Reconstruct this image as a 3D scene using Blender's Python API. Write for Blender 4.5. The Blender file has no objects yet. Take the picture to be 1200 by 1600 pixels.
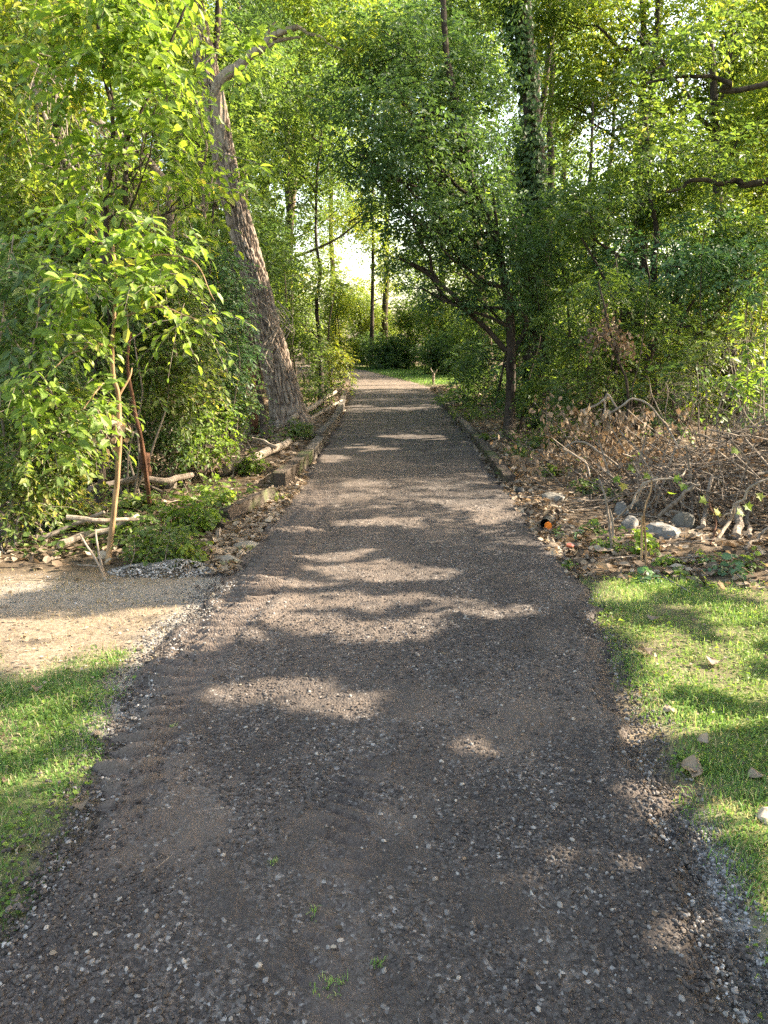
import bpy, math, random
import numpy as np

# ------------------------------------------------------------------ camera, sky, sun, exposure
sc = bpy.context.scene
COL = sc.collection
PITCH = math.radians(12.7); CAM_H = 1.6; FPX = 1200.0
cam = bpy.data.cameras.new("camera"); cam_o = bpy.data.objects.new("camera", cam); COL.objects.link(cam_o)
cam_o.location = (0, 0, CAM_H); cam_o.rotation_euler = (math.pi/2 - PITCH, 0, 0)
cam.sensor_fit = 'HORIZONTAL'; cam.sensor_width = 36.0; cam.lens = 36.0
cam.clip_start = 0.05; cam.clip_end = 3000
sc.camera = cam_o

SUN_EL = math.radians(33); SUN_AZ = math.radians(12)      # azimuth measured from +X towards +Y
SUN = np.array([math.cos(SUN_EL)*math.cos(SUN_AZ), math.cos(SUN_EL)*math.sin(SUN_AZ), math.sin(SUN_EL)])
world = bpy.data.worlds.new("World"); sc.world = world; world.use_nodes = True
wn = world.node_tree.nodes; wl = world.node_tree.links; wn.clear()
sky = wn.new('ShaderNodeTexSky'); sky.sky_type = 'NISHITA'; sky.sun_disc = False
sky.sun_elevation = SUN_EL; sky.sun_rotation = math.pi/2 - SUN_AZ
sky.air_density = 1.0; sky.dust_density = 3.0; sky.ozone_density = 0.0
bg = wn.new('ShaderNodeBackground'); bg.inputs['Strength'].default_value = 0.15
wo = wn.new('ShaderNodeOutputWorld')
wb = wn.new('ShaderNodeMix'); wb.data_type = 'RGBA'; wb.blend_type = 'MULTIPLY'; wb.inputs[0].default_value = 1.0
wb.inputs[7].default_value = (1.08, 1.0, 0.88, 1)          # the phone's white balance for open shade
wl.new(sky.outputs[0], wb.inputs[6]); wl.new(wb.outputs[2], bg.inputs[0]); wl.new(bg.outputs[0], wo.inputs[0])
sl = bpy.data.lights.new("sun", 'SUN'); sl.energy = 5.0; sl.angle = math.radians(0.5); sl.color = (1.0, 0.87, 0.69)
sun_o = bpy.data.objects.new("sun", sl); COL.objects.link(sun_o)
sun_o.location = (20, -10, 25)
from mathutils import Vector
sun_o.rotation_euler = Vector(SUN).to_track_quat('Z', 'Y').to_euler()
sc.view_settings.view_transform = 'Standard'; sc.view_settings.look = 'None'
sc.view_settings.gamma = 1; sc.view_settings.use_curve_mapping = False
sc.view_settings.exposure = 2.55
sc.cycles.max_bounces = 8; sc.cycles.diffuse_bounces = 4; sc.cycles.glossy_bounces = 2
sc.cycles.transmission_bounces = 6; sc.cycles.transparent_max_bounces = 4
sc.cycles.caustics_reflective = False; sc.cycles.caustics_refractive = False
sc.cycles.sample_clamp_indirect = 6.0
sc.cycles.use_denoising = False
sc.cycles.use_adaptive_sampling = True; sc.cycles.adaptive_threshold = 0.015

# ------------------------------------------------------------------ helpers
CT, ST = math.cos(PITCH), math.sin(PITCH)
def ray(px, py):
    v = (800-py)/FPX
    return np.array([(px-600)/FPX, CT+v*ST, -ST+v*CT])
def G(px, py, z=0.0):
    d = ray(px, py); t = (z-CAM_H)/d[2]
    return np.array([0, 0, CAM_H]) + d*t
def AT(px, py, Y):
    d = ray(px, py); t = Y/d[1]
    return np.array([0, 0, CAM_H]) + d*t
def pix(n, Y):                      # metres per photo pixel at distance Y
    return n*Y/FPX

def hsh(ix, iy, iz, seed):
    h = (ix.astype(np.int64)*374761393 + iy.astype(np.int64)*668265263 + iz.astype(np.int64)*2147483647 + seed*1274126177) & 0xffffffff
    h = ((h ^ (h >> 13))*1274126177) & 0xffffffff
    h = ((h ^ (h >> 16))*2246822519) & 0xffffffff
    return ((h ^ (h >> 15)) & 0xffffff)/float(0xffffff)
def vnoise(P, scale=1.0, seed=0):
    P = np.asarray(P, float)*scale
    if P.shape[-1] == 2: P = np.concatenate([P, np.zeros(P.shape[:-1]+(1,))], -1)
    i = np.floor(P); f = P-i; f = f*f*(3-2*f); i = i.astype(np.int64)
    r = 0
    for a in (0, 1):
        wx = f[..., 0] if a else 1-f[..., 0]
        for b in (0, 1):
            wy = f[..., 1] if b else 1-f[..., 1]
            for c in (0, 1):
                wz = f[..., 2] if c else 1-f[..., 2]
                r = r + wx*wy*wz*hsh(i[..., 0]+a, i[..., 1]+b, i[..., 2]+c, seed)
    return r
def fbm(P, scale, seed=0, octaves=3):
    s = 0; w = 0.5; t = 0
    for k in range(octaves):
        s = s+w*vnoise(P, scale*2**k, seed+k*17); t += w; w *= .5
    return s/t
def nrm(v):
    return v/np.maximum(np.linalg.norm(v, axis=-1, keepdims=True), 1e-9)
def sstep(a, b, x):
    t = np.clip((x-a)/(b-a), 0, 1); return t*t*(3-2*t)

def npmesh(name, V, faces, mat, parent=None, origin=None, smooth=False, attrs=None, fattrs=None, mats=None):
    """faces: list of int arrays (n,k); one mesh object"""
    V = np.asarray(V, float)
    me = bpy.data.meshes.new(name)
    off = np.zeros(3)
    if parent is not None: off = np.array(parent.get('_o', (0, 0, 0)))
    elif origin is not None: off = np.asarray(origin, float)
    V = V-off
    faces = [np.asarray(f, np.int32) for f in faces if len(f)]
    me.vertices.add(len(V)); me.vertices.foreach_set('co', V.astype(np.float32).ravel())
    loops = np.concatenate([f.ravel() for f in faces])
    tot = np.concatenate([np.full(len(f), f.shape[1], np.int32) for f in faces])
    st = np.concatenate([[0], np.cumsum(tot)[:-1]]).astype(np.int32)
    me.loops.add(len(loops)); me.loops.foreach_set('vertex_index', loops)
    me.polygons.add(len(tot)); me.polygons.foreach_set('loop_start', st); me.polygons.foreach_set('loop_total', tot)
    me.polygons.foreach_set('use_smooth', np.full(len(tot), bool(smooth)))
    me.update(calc_edges=True)
    for d, dom in ((attrs, 'POINT'), (fattrs, 'FACE')):
        for k, a in (d or {}).items():
            at = me.attributes.new(k, 'FLOAT', dom); at.data.foreach_set('value', np.asarray(a, np.float32))
    me.materials.append(mat)
    o = bpy.data.objects.new(name, me); COL.objects.link(o)
    if parent is not None: o.parent = parent
    else: o.location = off
    return o
def tag(o, label=None, cat=None, group=None, kind=None):
    if label: o['label'] = label
    if cat: o['category'] = cat
    if group: o['group'] = group
    if kind: o['kind'] = kind
    return o
def thing(name, label, cat, loc, group=None):
    o = bpy.data.objects.new(name, None); COL.objects.link(o)
    o.empty_display_size = 0.2
    o.location = tuple(float(v) for v in loc); o['_o'] = [float(v) for v in loc]
    return tag(o, label, cat, group)

# ---- tubes: N polylines of m points
def tubes(P, R, sides=5):
    P = np.asarray(P, float); R = np.asarray(R, float)
    N, m, _ = P.shape
    T = np.empty_like(P); T[:, 1:-1] = P[:, 2:]-P[:, :-2]; T[:, 0] = P[:, 1]-P[:, 0]; T[:, -1] = P[:, -1]-P[:, -2]
    T = nrm(T)
    ref = nrm(P[:, -1]-P[:, 0]); alt = np.where(np.abs(ref[:, 2:3]) > .8, np.array([[1., 0, 0]]), np.array([[0, 0, 1.]]))
    A = nrm(np.cross(T, alt[:, None, :])); B = np.cross(T, A)
    ang = np.arange(sides)/sides*2*np.pi
    V = P[:, :, None, :]+R[:, :, None, None]*(np.cos(ang)[None, None, :, None]*A[:, :, None, :]+np.sin(ang)[None, None, :, None]*B[:, :, None, :])
    V = V.reshape(-1, 3)
    idx = np.arange(N*m*sides).reshape(N, m, sides)
    a = idx[:, :-1]; b = idx[:, 1:]
    F = np.stack([a, np.roll(a, -1, 2), np.roll(b, -1, 2), b], -1).reshape(-1, 4)
    cap = [idx[:, -1, :], idx[:, 0, ::-1]]
    return V, F, np.concatenate(cap, 0)
def join(parts):
    Vs, Q, C = [], [], []; n = 0
    for V, F, K in parts:
        Vs.append(V); Q.append(F+n); C.append(K+n); n += len(V)
    return np.concatenate(Vs), Q+C
def curve(pts, n=24, wob=0.0, seed=0):
    """smooth resample (Catmull-Rom) of control points"""
    p = np.array(pts, float)
    if len(p) == 2: p = np.array([p[0], (p[0]+p[1])/2, p[1]])
    q = np.concatenate([[2*p[0]-p[1]], p, [2*p[-1]-p[-2]]])
    out = []
    for u in np.linspace(0, len(p)-1-1e-6, n):
        i = int(u); t = u-i
        a, b, c, d = q[i:i+4]
        out.append(.5*((2*b)+(-a+c)*t+(2*a-5*b+4*c-d)*t*t+(-a+3*b-3*c+d)*t**3))
    out = np.array(out)
    if wob:
        s = np.linspace(0, n*.35, n)
        for k in range(3):
            out[:, k] += wob*(vnoise(np.stack([s, s*0+k*7.7], -1), 1, seed)-.5)*2*np.sin(np.linspace(0, math.pi, n))
    return out
def limb(pts, r0, r1, n=20, wob=0., seed=0, sides=8, pw=1.0, flare=0):
    c = curve(pts, n, wob, seed); t = np.linspace(0, 1, n)
    r = r0+(r1-r0)*t**pw
    if flare: r = r*(1+flare*np.exp(-t*n*.35))
    rr = np.random.RandomState(seed+5)
    r = r*(1+.06*(rr.rand(n)-.5))
    V, F, K = tubes(c[None], r[None], sides)
    return (V, F, K)

# ---- materials
def new_mat(name):
    m = bpy.data.materials.new(name); m.use_nodes = True
    nt = m.node_tree; b = nt.nodes['Principled BSDF']; return m, nt, b
def ramp(nt, stops, fac):
    r = nt.nodes.new('ShaderNodeValToRGB'); e = r.color_ramp.elements
    while len(e) < len(stops): e.new(.5)
    for el, (p, c) in zip(e, stops): el.position = p; el.color = (*c, 1)
    nt.links.new(fac, r.inputs[0]); return r.outputs[0]
def noise(nt, scale, detail=4, vec=None, rough=.6):
    n = nt.nodes.new('ShaderNodeTexNoise'); n.inputs['Scale'].default_value = scale
    n.inputs['Detail'].default_value = detail; n.inputs['Roughness'].default_value = rough
    if vec: nt.links.new(vec, n.inputs['Vector'])
    return n.outputs[0]
def objco(nt, scale=(1, 1, 1)):
    t = nt.nodes.new('ShaderNodeTexCoord'); m = nt.nodes.new('ShaderNodeMapping')
    m.inputs['Scale'].default_value = scale; nt.links.new(t.outputs['Object'], m.inputs['Vector']); return m.outputs[0]
def bump(nt, b, h, strength, dist, prev=None):
    n = nt.nodes.new('ShaderNodeBump'); n.inputs['Strength'].default_value = strength; n.inputs['Distance'].default_value = dist
    nt.links.new(h, n.inputs['Height'])
    if prev is not None: nt.links.new(prev, n.inputs['Normal'])
    nt.links.new(n.outputs[0], b.inputs['Normal']); return n.outputs[0]
def mathn(nt, op, a, b):
    n = nt.nodes.new('ShaderNodeMath'); n.operation = op
    for i, v in enumerate((a, b)):
        if isinstance(v, (int, float)): n.inputs[i].default_value = v
        else: nt.links.new(v, n.inputs[i])
    return n.outputs[0]
def mixc(nt, fac, a, b, mode='MIX'):
    n = nt.nodes.new('ShaderNodeMix'); n.data_type = 'RGBA'; n.blend_type = mode
    for s, v in ((n.inputs[0], fac), (n.inputs[6], a), (n.inputs[7], b)):
        if isinstance(v, (int, float)): s.default_value = v
        elif isinstance(v, tuple): s.default_value = (*v, 1)
        else: nt.links.new(v, s)
    return n.outputs[2]
def attr(nt, name):
    a = nt.nodes.new('ShaderNodeAttribute'); a.attribute_name = name; return a.outputs['Fac']

def leaf_mat(name, stops, tcol, tfac=.4, rough=.42, spec=.45):
    m, nt, b = new_mat(name)
    c = ramp(nt, stops, attr(nt, 'rnd'))
    nt.links.new(c, b.inputs['Base Color']); b.inputs['Roughness'].default_value = rough
    b.inputs['Specular IOR Level'].default_value = spec
    tr = nt.nodes.new('ShaderNodeBsdfTranslucent'); mx = nt.nodes.new('ShaderNodeMixShader')
    tc = mixc(nt, 1.0, c, tcol, 'MULTIPLY'); nt.links.new(tc, tr.inputs[0])
    mx.inputs[0].default_value = tfac
    nt.links.new(b.outputs[0], mx.inputs[1]); nt.links.new(tr.outputs[0], mx.inputs[2])
    nt.links.new(mx.outputs[0], nt.nodes['Material Output'].inputs[0]); return m
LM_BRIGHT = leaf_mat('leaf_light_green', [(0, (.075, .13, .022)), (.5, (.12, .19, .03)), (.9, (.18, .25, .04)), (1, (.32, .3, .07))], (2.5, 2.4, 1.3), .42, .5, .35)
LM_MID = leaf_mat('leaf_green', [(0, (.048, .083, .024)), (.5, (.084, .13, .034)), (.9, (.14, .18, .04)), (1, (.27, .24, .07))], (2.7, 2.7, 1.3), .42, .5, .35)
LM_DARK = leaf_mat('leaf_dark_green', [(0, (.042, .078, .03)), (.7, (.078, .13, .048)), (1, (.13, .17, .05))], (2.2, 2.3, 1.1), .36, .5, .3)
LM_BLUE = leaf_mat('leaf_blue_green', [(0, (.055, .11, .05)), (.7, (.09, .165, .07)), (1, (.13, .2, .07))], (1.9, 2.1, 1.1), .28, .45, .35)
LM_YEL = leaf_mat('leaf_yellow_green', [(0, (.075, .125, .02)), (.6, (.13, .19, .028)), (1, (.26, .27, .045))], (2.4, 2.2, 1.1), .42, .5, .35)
LM_DEAD = leaf_mat('dead_leaf', [(0, (.085, .06, .04)), (.4, (.19, .14, .095)), (.8, (.31, .245, .175)), (1, (.42, .35, .265))], (1.3, 1.1, .8), .2, .7, .2)
LM_GRASS = leaf_mat('grass_blade', [(0, (.08, .155, .035)), (.5, (.13, .23, .055)), (.85, (.2, .29, .08)), (1, (.37, .33, .18))], (2.0, 2.0, 1.3), .3, .5, .3)
LM_DRY = leaf_mat('dry_grass_blade', [(0, (.22, .17, .08)), (.6, (.34, .27, .14)), (1, (.42, .36, .2))], (1.4, 1.2, .8), .25, .7, .2)

def bark_mat(name, dark, light, scale=(14, 14, 2.2), bstr=.8, bd=.02, moss=None):
    m, nt, b = new_mat(name)
    v = objco(nt, scale)
    n1 = noise(nt, 1.0, 6, v, .65); n2 = noise(nt, 3.5, 4, objco(nt), .6)
    f = mathn(nt, 'ADD', mathn(nt, 'MULTIPLY', n1, .75), mathn(nt, 'MULTIPLY', n2, .25))
    c = ramp(nt, [(.36, dark), (.62, light)], f)
    if moss: c = mixc(nt, ramp(nt, [(.5, (0, 0, 0)), (.62, (1, 1, 1))], noise(nt, 2.2, 5, objco(nt), .6)), c, moss)
    nt.links.new(c, b.inputs['Base Color']); b.inputs['Roughness'].default_value = .9; b.inputs['Specular IOR Level'].default_value = .2
    bump(nt, b, f, bstr, bd); return m
BARK = bark_mat('bark_grey_brown', (.05, .037, .027), (.19, .14, .1))
BARK_D = bark_mat('bark_dark', (.018, .014, .011), (.075, .057, .043))
BARK_R = bark_mat('bark_red_brown', (.045, .024, .016), (.17, .085, .05))
BARK_S = bark_mat('bark_sapling', (.15, .09, .045), (.36, .24, .13), (30, 30, 4), .5, .004)
BARK_P = bark_mat('bark_pale', (.13, .1, .075), (.36, .3, .235), (25, 25, 5), .6, .006)
TWIG = bark_mat('twig_grey_brown', (.08, .064, .05), (.28, .232, .185), (30, 30, 30), .4, .003)
TIMBER = bark_mat('timber_dark', (.028, .022, .017), (.12, .094, .074), (6, 60, 60), .8, .006, (.07, .08, .035))
TIMBER_G = bark_mat('timber_grey', (.045, .038, .03), (.17, .145, .12), (6, 60, 60), .8, .006)

def plain(name, c, rough=.8, var=.25, sc_=18, bstr=.4, bd=.01):
    m, nt, b = new_mat(name)
    n = noise(nt, sc_, 6, objco(nt), .65)
    nt.links.new(ramp(nt, [(.3, tuple(x*(1-var) for x in c)), (.7, tuple(min(1, x*(1+var)) for x in c))], n), b.inputs['Base Color'])
    b.inputs['Roughness'].default_value = rough; bump(nt, b, n, bstr, bd); return m
STONE_W = plain('stone_pale', (.16, .15, .135), .9, .45, 14, .6, .02)
STONE_G = plain('stone_grey', (.13, .12, .1), .9, .45, 14, .6, .02)
STONE_M = bark_mat('stone_mossy', (.12, .1, .08), (.3, .27, .22), (10, 10, 10), .6, .01, (.17, .17, .03))
ORANGE = plain('orange_plastic', (.85, .22, .02), .4, .05)
BLACKP = plain('black_plastic', (.012, .012, .012), .5, .2)
REDLEAF = plain('red_leaf', (.4, .06, .04), .6, .2)

# ---- leaves
TPL_FINE = (np.array([[0, 0, 0], [.3, .24, .06], [.68, .2, .05], [1, 0, -.1], [.68, -.2, .05], [.3, -.24, .06], [.3, 0, 0], [.68, 0, -.01]]),
            [np.array([[0, 6, 1], [7, 3, 2], [0, 5, 6], [7, 4, 3]]), np.array([[6, 7, 2, 1], [5, 4, 7, 6]])])
TPL_LITE = (np.array([[0, 0, 0], [.45, .26, .07], [1, 0, -.06], [.45, -.26, .07]]), [np.array([[0, 2, 1], [0, 3, 2]])])
TPL_MAPLE = (np.array([[0, 0, 0], [.12, .3, .03], [.0, .5, .1], [.35, .38, .06], [.55, .62, .12], [.62, .25, .02], [1.0, 0.03, -.12], [.6, -.25, .02], [.52, -.62, .1], [.33, -.36, .05], [-.02, -.5, .12], [.12, -.28, .03], [.4, 0, -.03]]),
             [np.array([[12, i, (i+1) % 12] for i in range(12)])[:, ::-1]])
def curl_leaf():
    nu, nv = 9, 7; V = []
    for i in range(nu):
        u_ = i/(nu-1); w = .46*math.sin(math.pi*min(1, u_*1.02+.02))**.7*(1+.22*math.cos(u_*19)) if 0 < i < nu-1 else .02
        for j in range(nv):
            v = j/(nv-1)*2-1
            V.append((u_+.10*abs(v)*math.sin(u_*9), v*w*(1-.12*abs(v)), .34*v*v*w*1.8-.25*(u_-.5)**2+.04*math.sin(7*u_+5*v)+.03*abs(math.sin(u_*12))*(v*v)))
    idx = np.arange(nu*nv).reshape(nu, nv)
    return np.array(V), [np.stack([idx[:-1, :-1], idx[1:, :-1], idx[1:, 1:], idx[:-1, 1:]], -1).reshape(-1, 4)]
TPL_CURL = curl_leaf()
class Leaves:
    def __init__(s): s.C = []; s.A = []; s.N = []; s.S = []; s.R = []
    def add(s, C, A, N, S, R): s.C.append(C); s.A.append(A); s.N.append(N); s.S.append(S); s.R.append(R)
    def arrays(s):
        if not s.C: s.add(np.zeros((1, 3)), np.ones((1, 3)), np.ones((1, 3)), np.full(1, .001), np.zeros(1))
        return [np.concatenate(x) for x in (s.C, s.A, s.N, s.S, s.R)]
    def build(s, name, mat, parent=None, tpl=TPL_LITE, carve=False, width=1.0, origin=None, seed=1):
        C, A, N, S, R = s.arrays()
        if carve:
            rs = np.random.RandomState(seed)
            cen = C+A*S[:, None]*.5
            keep = ~(lit_at(cen, carve == 'path', carve == 'deep') & (rs.rand(len(C)) < .994))
            C, A, N, S, R = C[keep], A[keep], N[keep], S[keep], R[keep]
        A = nrm(A); B = nrm(np.cross(N, A)); N = np.cross(A, B)
        T, Fs = tpl; n = len(C); k = len(T)
        V = C[:, None]+S[:, None, None]*(T[None, :, 0:1]*A[:, None]+width*T[None, :, 1:2]*B[:, None]+T[None, :, 2:3]*N[:, None])
        faces = []; fr = []
        base = (np.arange(n)*k)[:, None, None]
        for F in Fs:
            faces.append((base+F[None]).reshape(-1, F.shape[1])); fr.append(np.repeat(R, len(F)))
        return npmesh(name, V.reshape(-1, 3), faces, mat, parent, origin=origin, fattrs={'rnd': np.concatenate(fr)})

def sprays(rs, L, O, D, length, k, leaf, droop=.35, spread=1.05, twigs=None, twig_r=.0022, tilt=.35, rb=0.0, rv=1.0):
    """leafy twigs: k leaflets in two ranks and one at the tip"""
    n = len(O); D = nrm(D); up = np.array([0, 0, 1.])
    S = nrm(np.cross(D, up)+rs.randn(n, 3)*.08); N0 = nrm(np.cross(S, D))
    N0 = np.where(N0[:, 2:3] < 0, -N0, N0)
    length = np.broadcast_to(length, (n,)); sf = np.clip(np.exp(rs.randn(n)*.26), .6, 1.35)
    for i in range(k):
        t = (i+.8)/k
        P = O+D*(length*t)[:, None]-up*(droop*length*t*t)[:, None]
        dd = nrm(D-up*(2*droop*t))
        if i == k-1: ax = dd+rs.randn(n, 3)*.15
        else:
            sg = 1 if i % 2 else -1
            ax = dd*math.cos(spread)+sg*S*math.sin(spread)+rs.randn(n, 3)*.22
        ax = nrm(ax-up*.22)
        nn = N0+rs.randn(n, 3)*tilt
        sz = leaf*sf*(.7+.6*rs.rand(n))*(1-.25*t)
        L.add(P, ax, nn, sz, np.clip(rb+rv*rs.rand(n), 0, 1))
    if twigs is not None:
        ts = np.array([0, .5, 1.0])
        P = O[:, None]+D[:, None]*(length[:, None]*ts)[..., None]-up*(droop*length[:, None]*ts**2)[..., None]
        V, F, K = tubes(P, np.tile(np.array([twig_r, twig_r*.8, twig_r*.4]), (n, 1)), 3)
        twigs.append((V, F, K[:0]))

def blob_points(rs, c, r, n, shell=.45, noise_cut=.36, nscale=1.6, seed=0):
    out = np.zeros((0, 3)); r = np.asarray(r, float)
    tries = 0
    while len(out) < n and tries < 12:
        d = nrm(rs.randn(n*2, 3)); q = rs.rand(n*2)**shell
        P = d*q[:, None]*r+c
        # lumpy outline and holes
        w = vnoise(P, nscale/max(.5, r.mean())*1.3, seed)
        keep = (w > noise_cut) & (P[:, 2] > .01)
        out = np.concatenate([out, P[keep]]); tries += 1
    return out[:n]

DENS = 1.75
def foliage(rs, L, blobs, leaf, k=6, cover=3.0, length=None, twigs=None, droop=.35, cut=.36, seed=0, rb=0., rv=1., outward=.8, down=.0):
    for j, (c, r) in enumerate(blobs):
        c = np.asarray(c, float); r = np.broadcast_to(np.asarray(r, float), (3,))
        area = math.pi*r[0]*r[2]
        n = max(8, int(DENS*cover*area/(.35*leaf*leaf)/k))
        O = blob_points(rs, c, r, n, cut_shell(r), cut, seed=seed+j*13)
        if not len(O): continue
        D = nrm((O-c)/r)*outward+rs.randn(len(O), 3)*.6-np.array([0, 0, down])
        D[:, 2] *= .6
        ln = (length or leaf*k*.42)*(.6+.8*rs.rand(len(O)))
        # colour runs in patches from one branch to the next
        pt = (vnoise(O, 1.1, seed+77)-.5)*.5
        m = len(L.R)
        sprays(rs, L, O, D, ln, k, leaf, droop, twigs=twigs, rb=rb, rv=rv)
        for q in range(m, len(L.R)): L.R[q] = np.clip(L.R[q]*.75+pt+.12, 0, 1)
def cut_shell(r): return .5

# ------------------------------------------------------------------ where the sun comes through (gaps cut into the right-hand canopy for it)
def GP(px, py): return G(px, py)[:2]
def patch(px, py, rx, ry):
    c = GP(px, py); a = GP(px+rx, py); b0 = GP(px, py-ry); b1 = GP(px, py+ry)
    return (c[0], (b0[1]+b1[1])/2, abs(a[0]-c[0]), abs(b0[1]-b1[1])/2)
PATCHES = [patch(*p) for p in [
    (560, 893, 105, 15), (455, 922, 105, 18), (620, 938, 95, 12), (700, 968, 125, 13), (400, 975, 95, 20), (520, 985, 150, 18), (480, 950, 120, 16), (560, 1010, 60, 10), (420, 1085, 90, 20), (560, 1130, 90, 14), (700, 950, 40, 8), (520, 870, 60, 8), (350, 960, 70, 26), (600, 905, 120, 16), (640, 1000, 60, 9), (1000, 1300, 50, 16), (700, 1345, 40, 10), (930, 1400, 60, 10), (600, 1120, 60, 10), (340, 1020, 60, 16),
    (460, 1106, 185, 30), (880, 1358, 100, 22), (745, 1314, 60, 13), (1010, 1462, 75, 32), (1020, 1232, 60, 36),
    (710, 1160, 55, 10), (590, 818, 62, 10), (735, 790, 85, 9), (760, 808, 50, 8), (505, 719, 38, 6), (575, 760, 40, 4),
    (640, 686, 60, 3.5), (665, 641, 40, 3), (560, 657, 26, 2.5), (590, 705, 40, 3), (690, 742, 50, 3), (440, 840, 45, 7),
    (600, 600, 110, 11), (570, 590, 90, 7), (660, 604, 60, 4), (560, 583, 60, 3), (660, 592, 60, 4), (560, 700, 30, 3),
    (110, 1005, 260, 56), (230, 965, 90, 22), (60, 1125, 140, 40), (20, 1230, 90, 40), (150, 1290, 50, 20),
    (1165, 1070, 75, 24), (1110, 1285, 90, 40), (1180, 980, 40, 10), (960, 935, 40, 12), (1190, 1450, 50, 50),
    (1000, 1010, 60, 18), (1120, 1130, 90, 26), (1060, 1050, 40, 14), (1180, 1360, 60, 24), (1010, 1150, 30, 14), (1120, 985, 60, 12), (60, 1300, 70, 30),
    (900, 740, 55, 18), (1010, 690, 60, 10), (870, 860, 30, 10), (1000, 905, 60, 8), (1140, 700, 70, 12),
]]
for px, py, Y, r in ((60, 600, 5.05, .45), (110, 640, 5.1, .4), (40, 690, 5.0, .42), (20, 560, 5.1, .4), (140, 700, 5.9, .35), (310, 500, 5.15, .25), (130, 560, 5.2, .25), (200, 400, 5.4, .35), (260, 440, 5.2, .25),
                     (90, 60, 7.2, .6), (240, 110, 7.2, .4), (170, 250, 7.2, .35), (40, 260, 8.2, .5), (395, 262, 8.8, .35), (340, 90, 7.0, .3), (330, 660, 8.4, .4), (200, 820, 5.8, .3), (400, 400, 13.4, .5), (430, 560, 13.3, .4), (20, 760, 5.9, .35)):
    p = AT(px, py, Y); g_ = p[:2]-SUN[:2]*(p[2]/SUN[2]); PATCHES.append((g_[0], g_[1], r*1.5, r))
def lit_ground(g, path_only=False, deep=False):
    g = np.asarray(g)
    w = g+(np.stack([fbm(g, 2.6, 3, 4), fbm(g, 2.6, 9, 4)], -1)-.5)*.62
    x, y = w[..., 0], w[..., 1]
    lit = np.zeros(x.shape, bool)
    for cx, cy, rx, ry in PATCHES:
        lit |= ((x-cx)/rx)**2+((y-cy)/ry)**2 < 1
    if path_only: return lit
    if deep: lit |= (fbm(g, .55, 75, 3) > np.where((x > -1.4) & (x < 1.6), .60, .46)) & (y > 9)
    left = x < (-2.0-.06*np.clip(y, 0, 60))
    lit |= left & (y > 4.6) & (fbm(g*np.array([1, 1.15]), .62, 21, 3) > .45)
    lit |= left & (y <= 4.6) & (fbm(g, .9, 31, 3) > .45)
    far = (y > 30)
    lit |= far & (fbm(g, .35, 41, 2) > .40)
    mid = (x > 1.6) & (y > 8)
    lit |= mid & (fbm(g, .9, 51, 3) > .53)
    lit |= (x > xr(y)+.1) & (y < 5.3) & (fbm(g, 1.9, 56, 3) > .455)
    return lit
def lit_at(P, path_only=False, deep=False):
    g = P[:, :2]-SUN[None, :2]*(P[:, 2:3]/SUN[2])
    return lit_ground(g, path_only, deep)

# ------------------------------------------------------------------ path outline and ground height
EDGE = [  # (y, left x, right x)
    (-6, -1.15, 1.0), (0.5, -1.1, .86), (1.86, -1.01, .88), (2.69, -1.03, 1.01), (3.45, -1.13, 1.13), (3.86, -1.12, 1.15), (4.44, -1.05, 1.24), (5.4, -1.05, 1.3),
    (6.55, -1.04, 1.31), (7.7, -.98, 1.32), (9.8, -.9, 1.35), (12.2, -.92, 1.4), (16.4, -.88, 1.4), (22, -.95, 1.5), (26, -1.1, 1.45), (28, -1.15, 1.25)]
EY = np.array([e[0] for e in EDGE]); EL = np.array([e[1] for e in EDGE]); ER = np.array([e[2] for e in EDGE])
FL = [(-1.15, 28), (-1.35, 31), (-1.75, 35), (-2.9, 40), (-5.5, 45.5), (-9, 49), (-16, 51), (-30, 52)]
FR = [(1.25, 28), (.65, 31), (-.05, 35), (-1.0, 40), (-3.0, 46.8), (-7.5, 52), (-16, 54.5), (-30, 55.5)]
def xl(y): return np.interp(y, EY, EL)
def xr(y): return np.interp(y, EY, ER)
def H(x, y):
    x = np.asarray(x, float); y = np.asarray(y, float)
    P = np.stack([x, y], -1)
    dl = xl(y)-x; dr = x-xr(y)
    far = sstep(26, 30, y)
    bank = sstep(7.5, 10, y)*(1-far)
    h = .13*bank*(sstep(.05, .3, dl)+.75*sstep(.02, .3, dr))
    out = np.maximum(dl, dr)
    h = h+(fbm(P, 1.6, 5, 3)-.5)*.09*sstep(.25, 1.2, out)+(fbm(P, .25, 15, 2)-.5)*.5*sstep(2, 8, out)
    h = h-.012*(1-sstep(0, .2, out))
    return h
def h1(x, y): return float(H(np.array([x]), np.array([y]))[0])

def axis_coords(lo, hi, f0, f1, step, grow=1.12):
    c = list(np.arange(f0, f1+1e-6, step))
    s = step; v = f1
    while v < hi: s *= grow; v += s; c.append(min(v, hi))
    s = step; v = f0; pre = []
    while v > lo: s *= grow; v -= s; pre.append(max(v, lo))
    return np.array(pre[::-1]+c)

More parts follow.
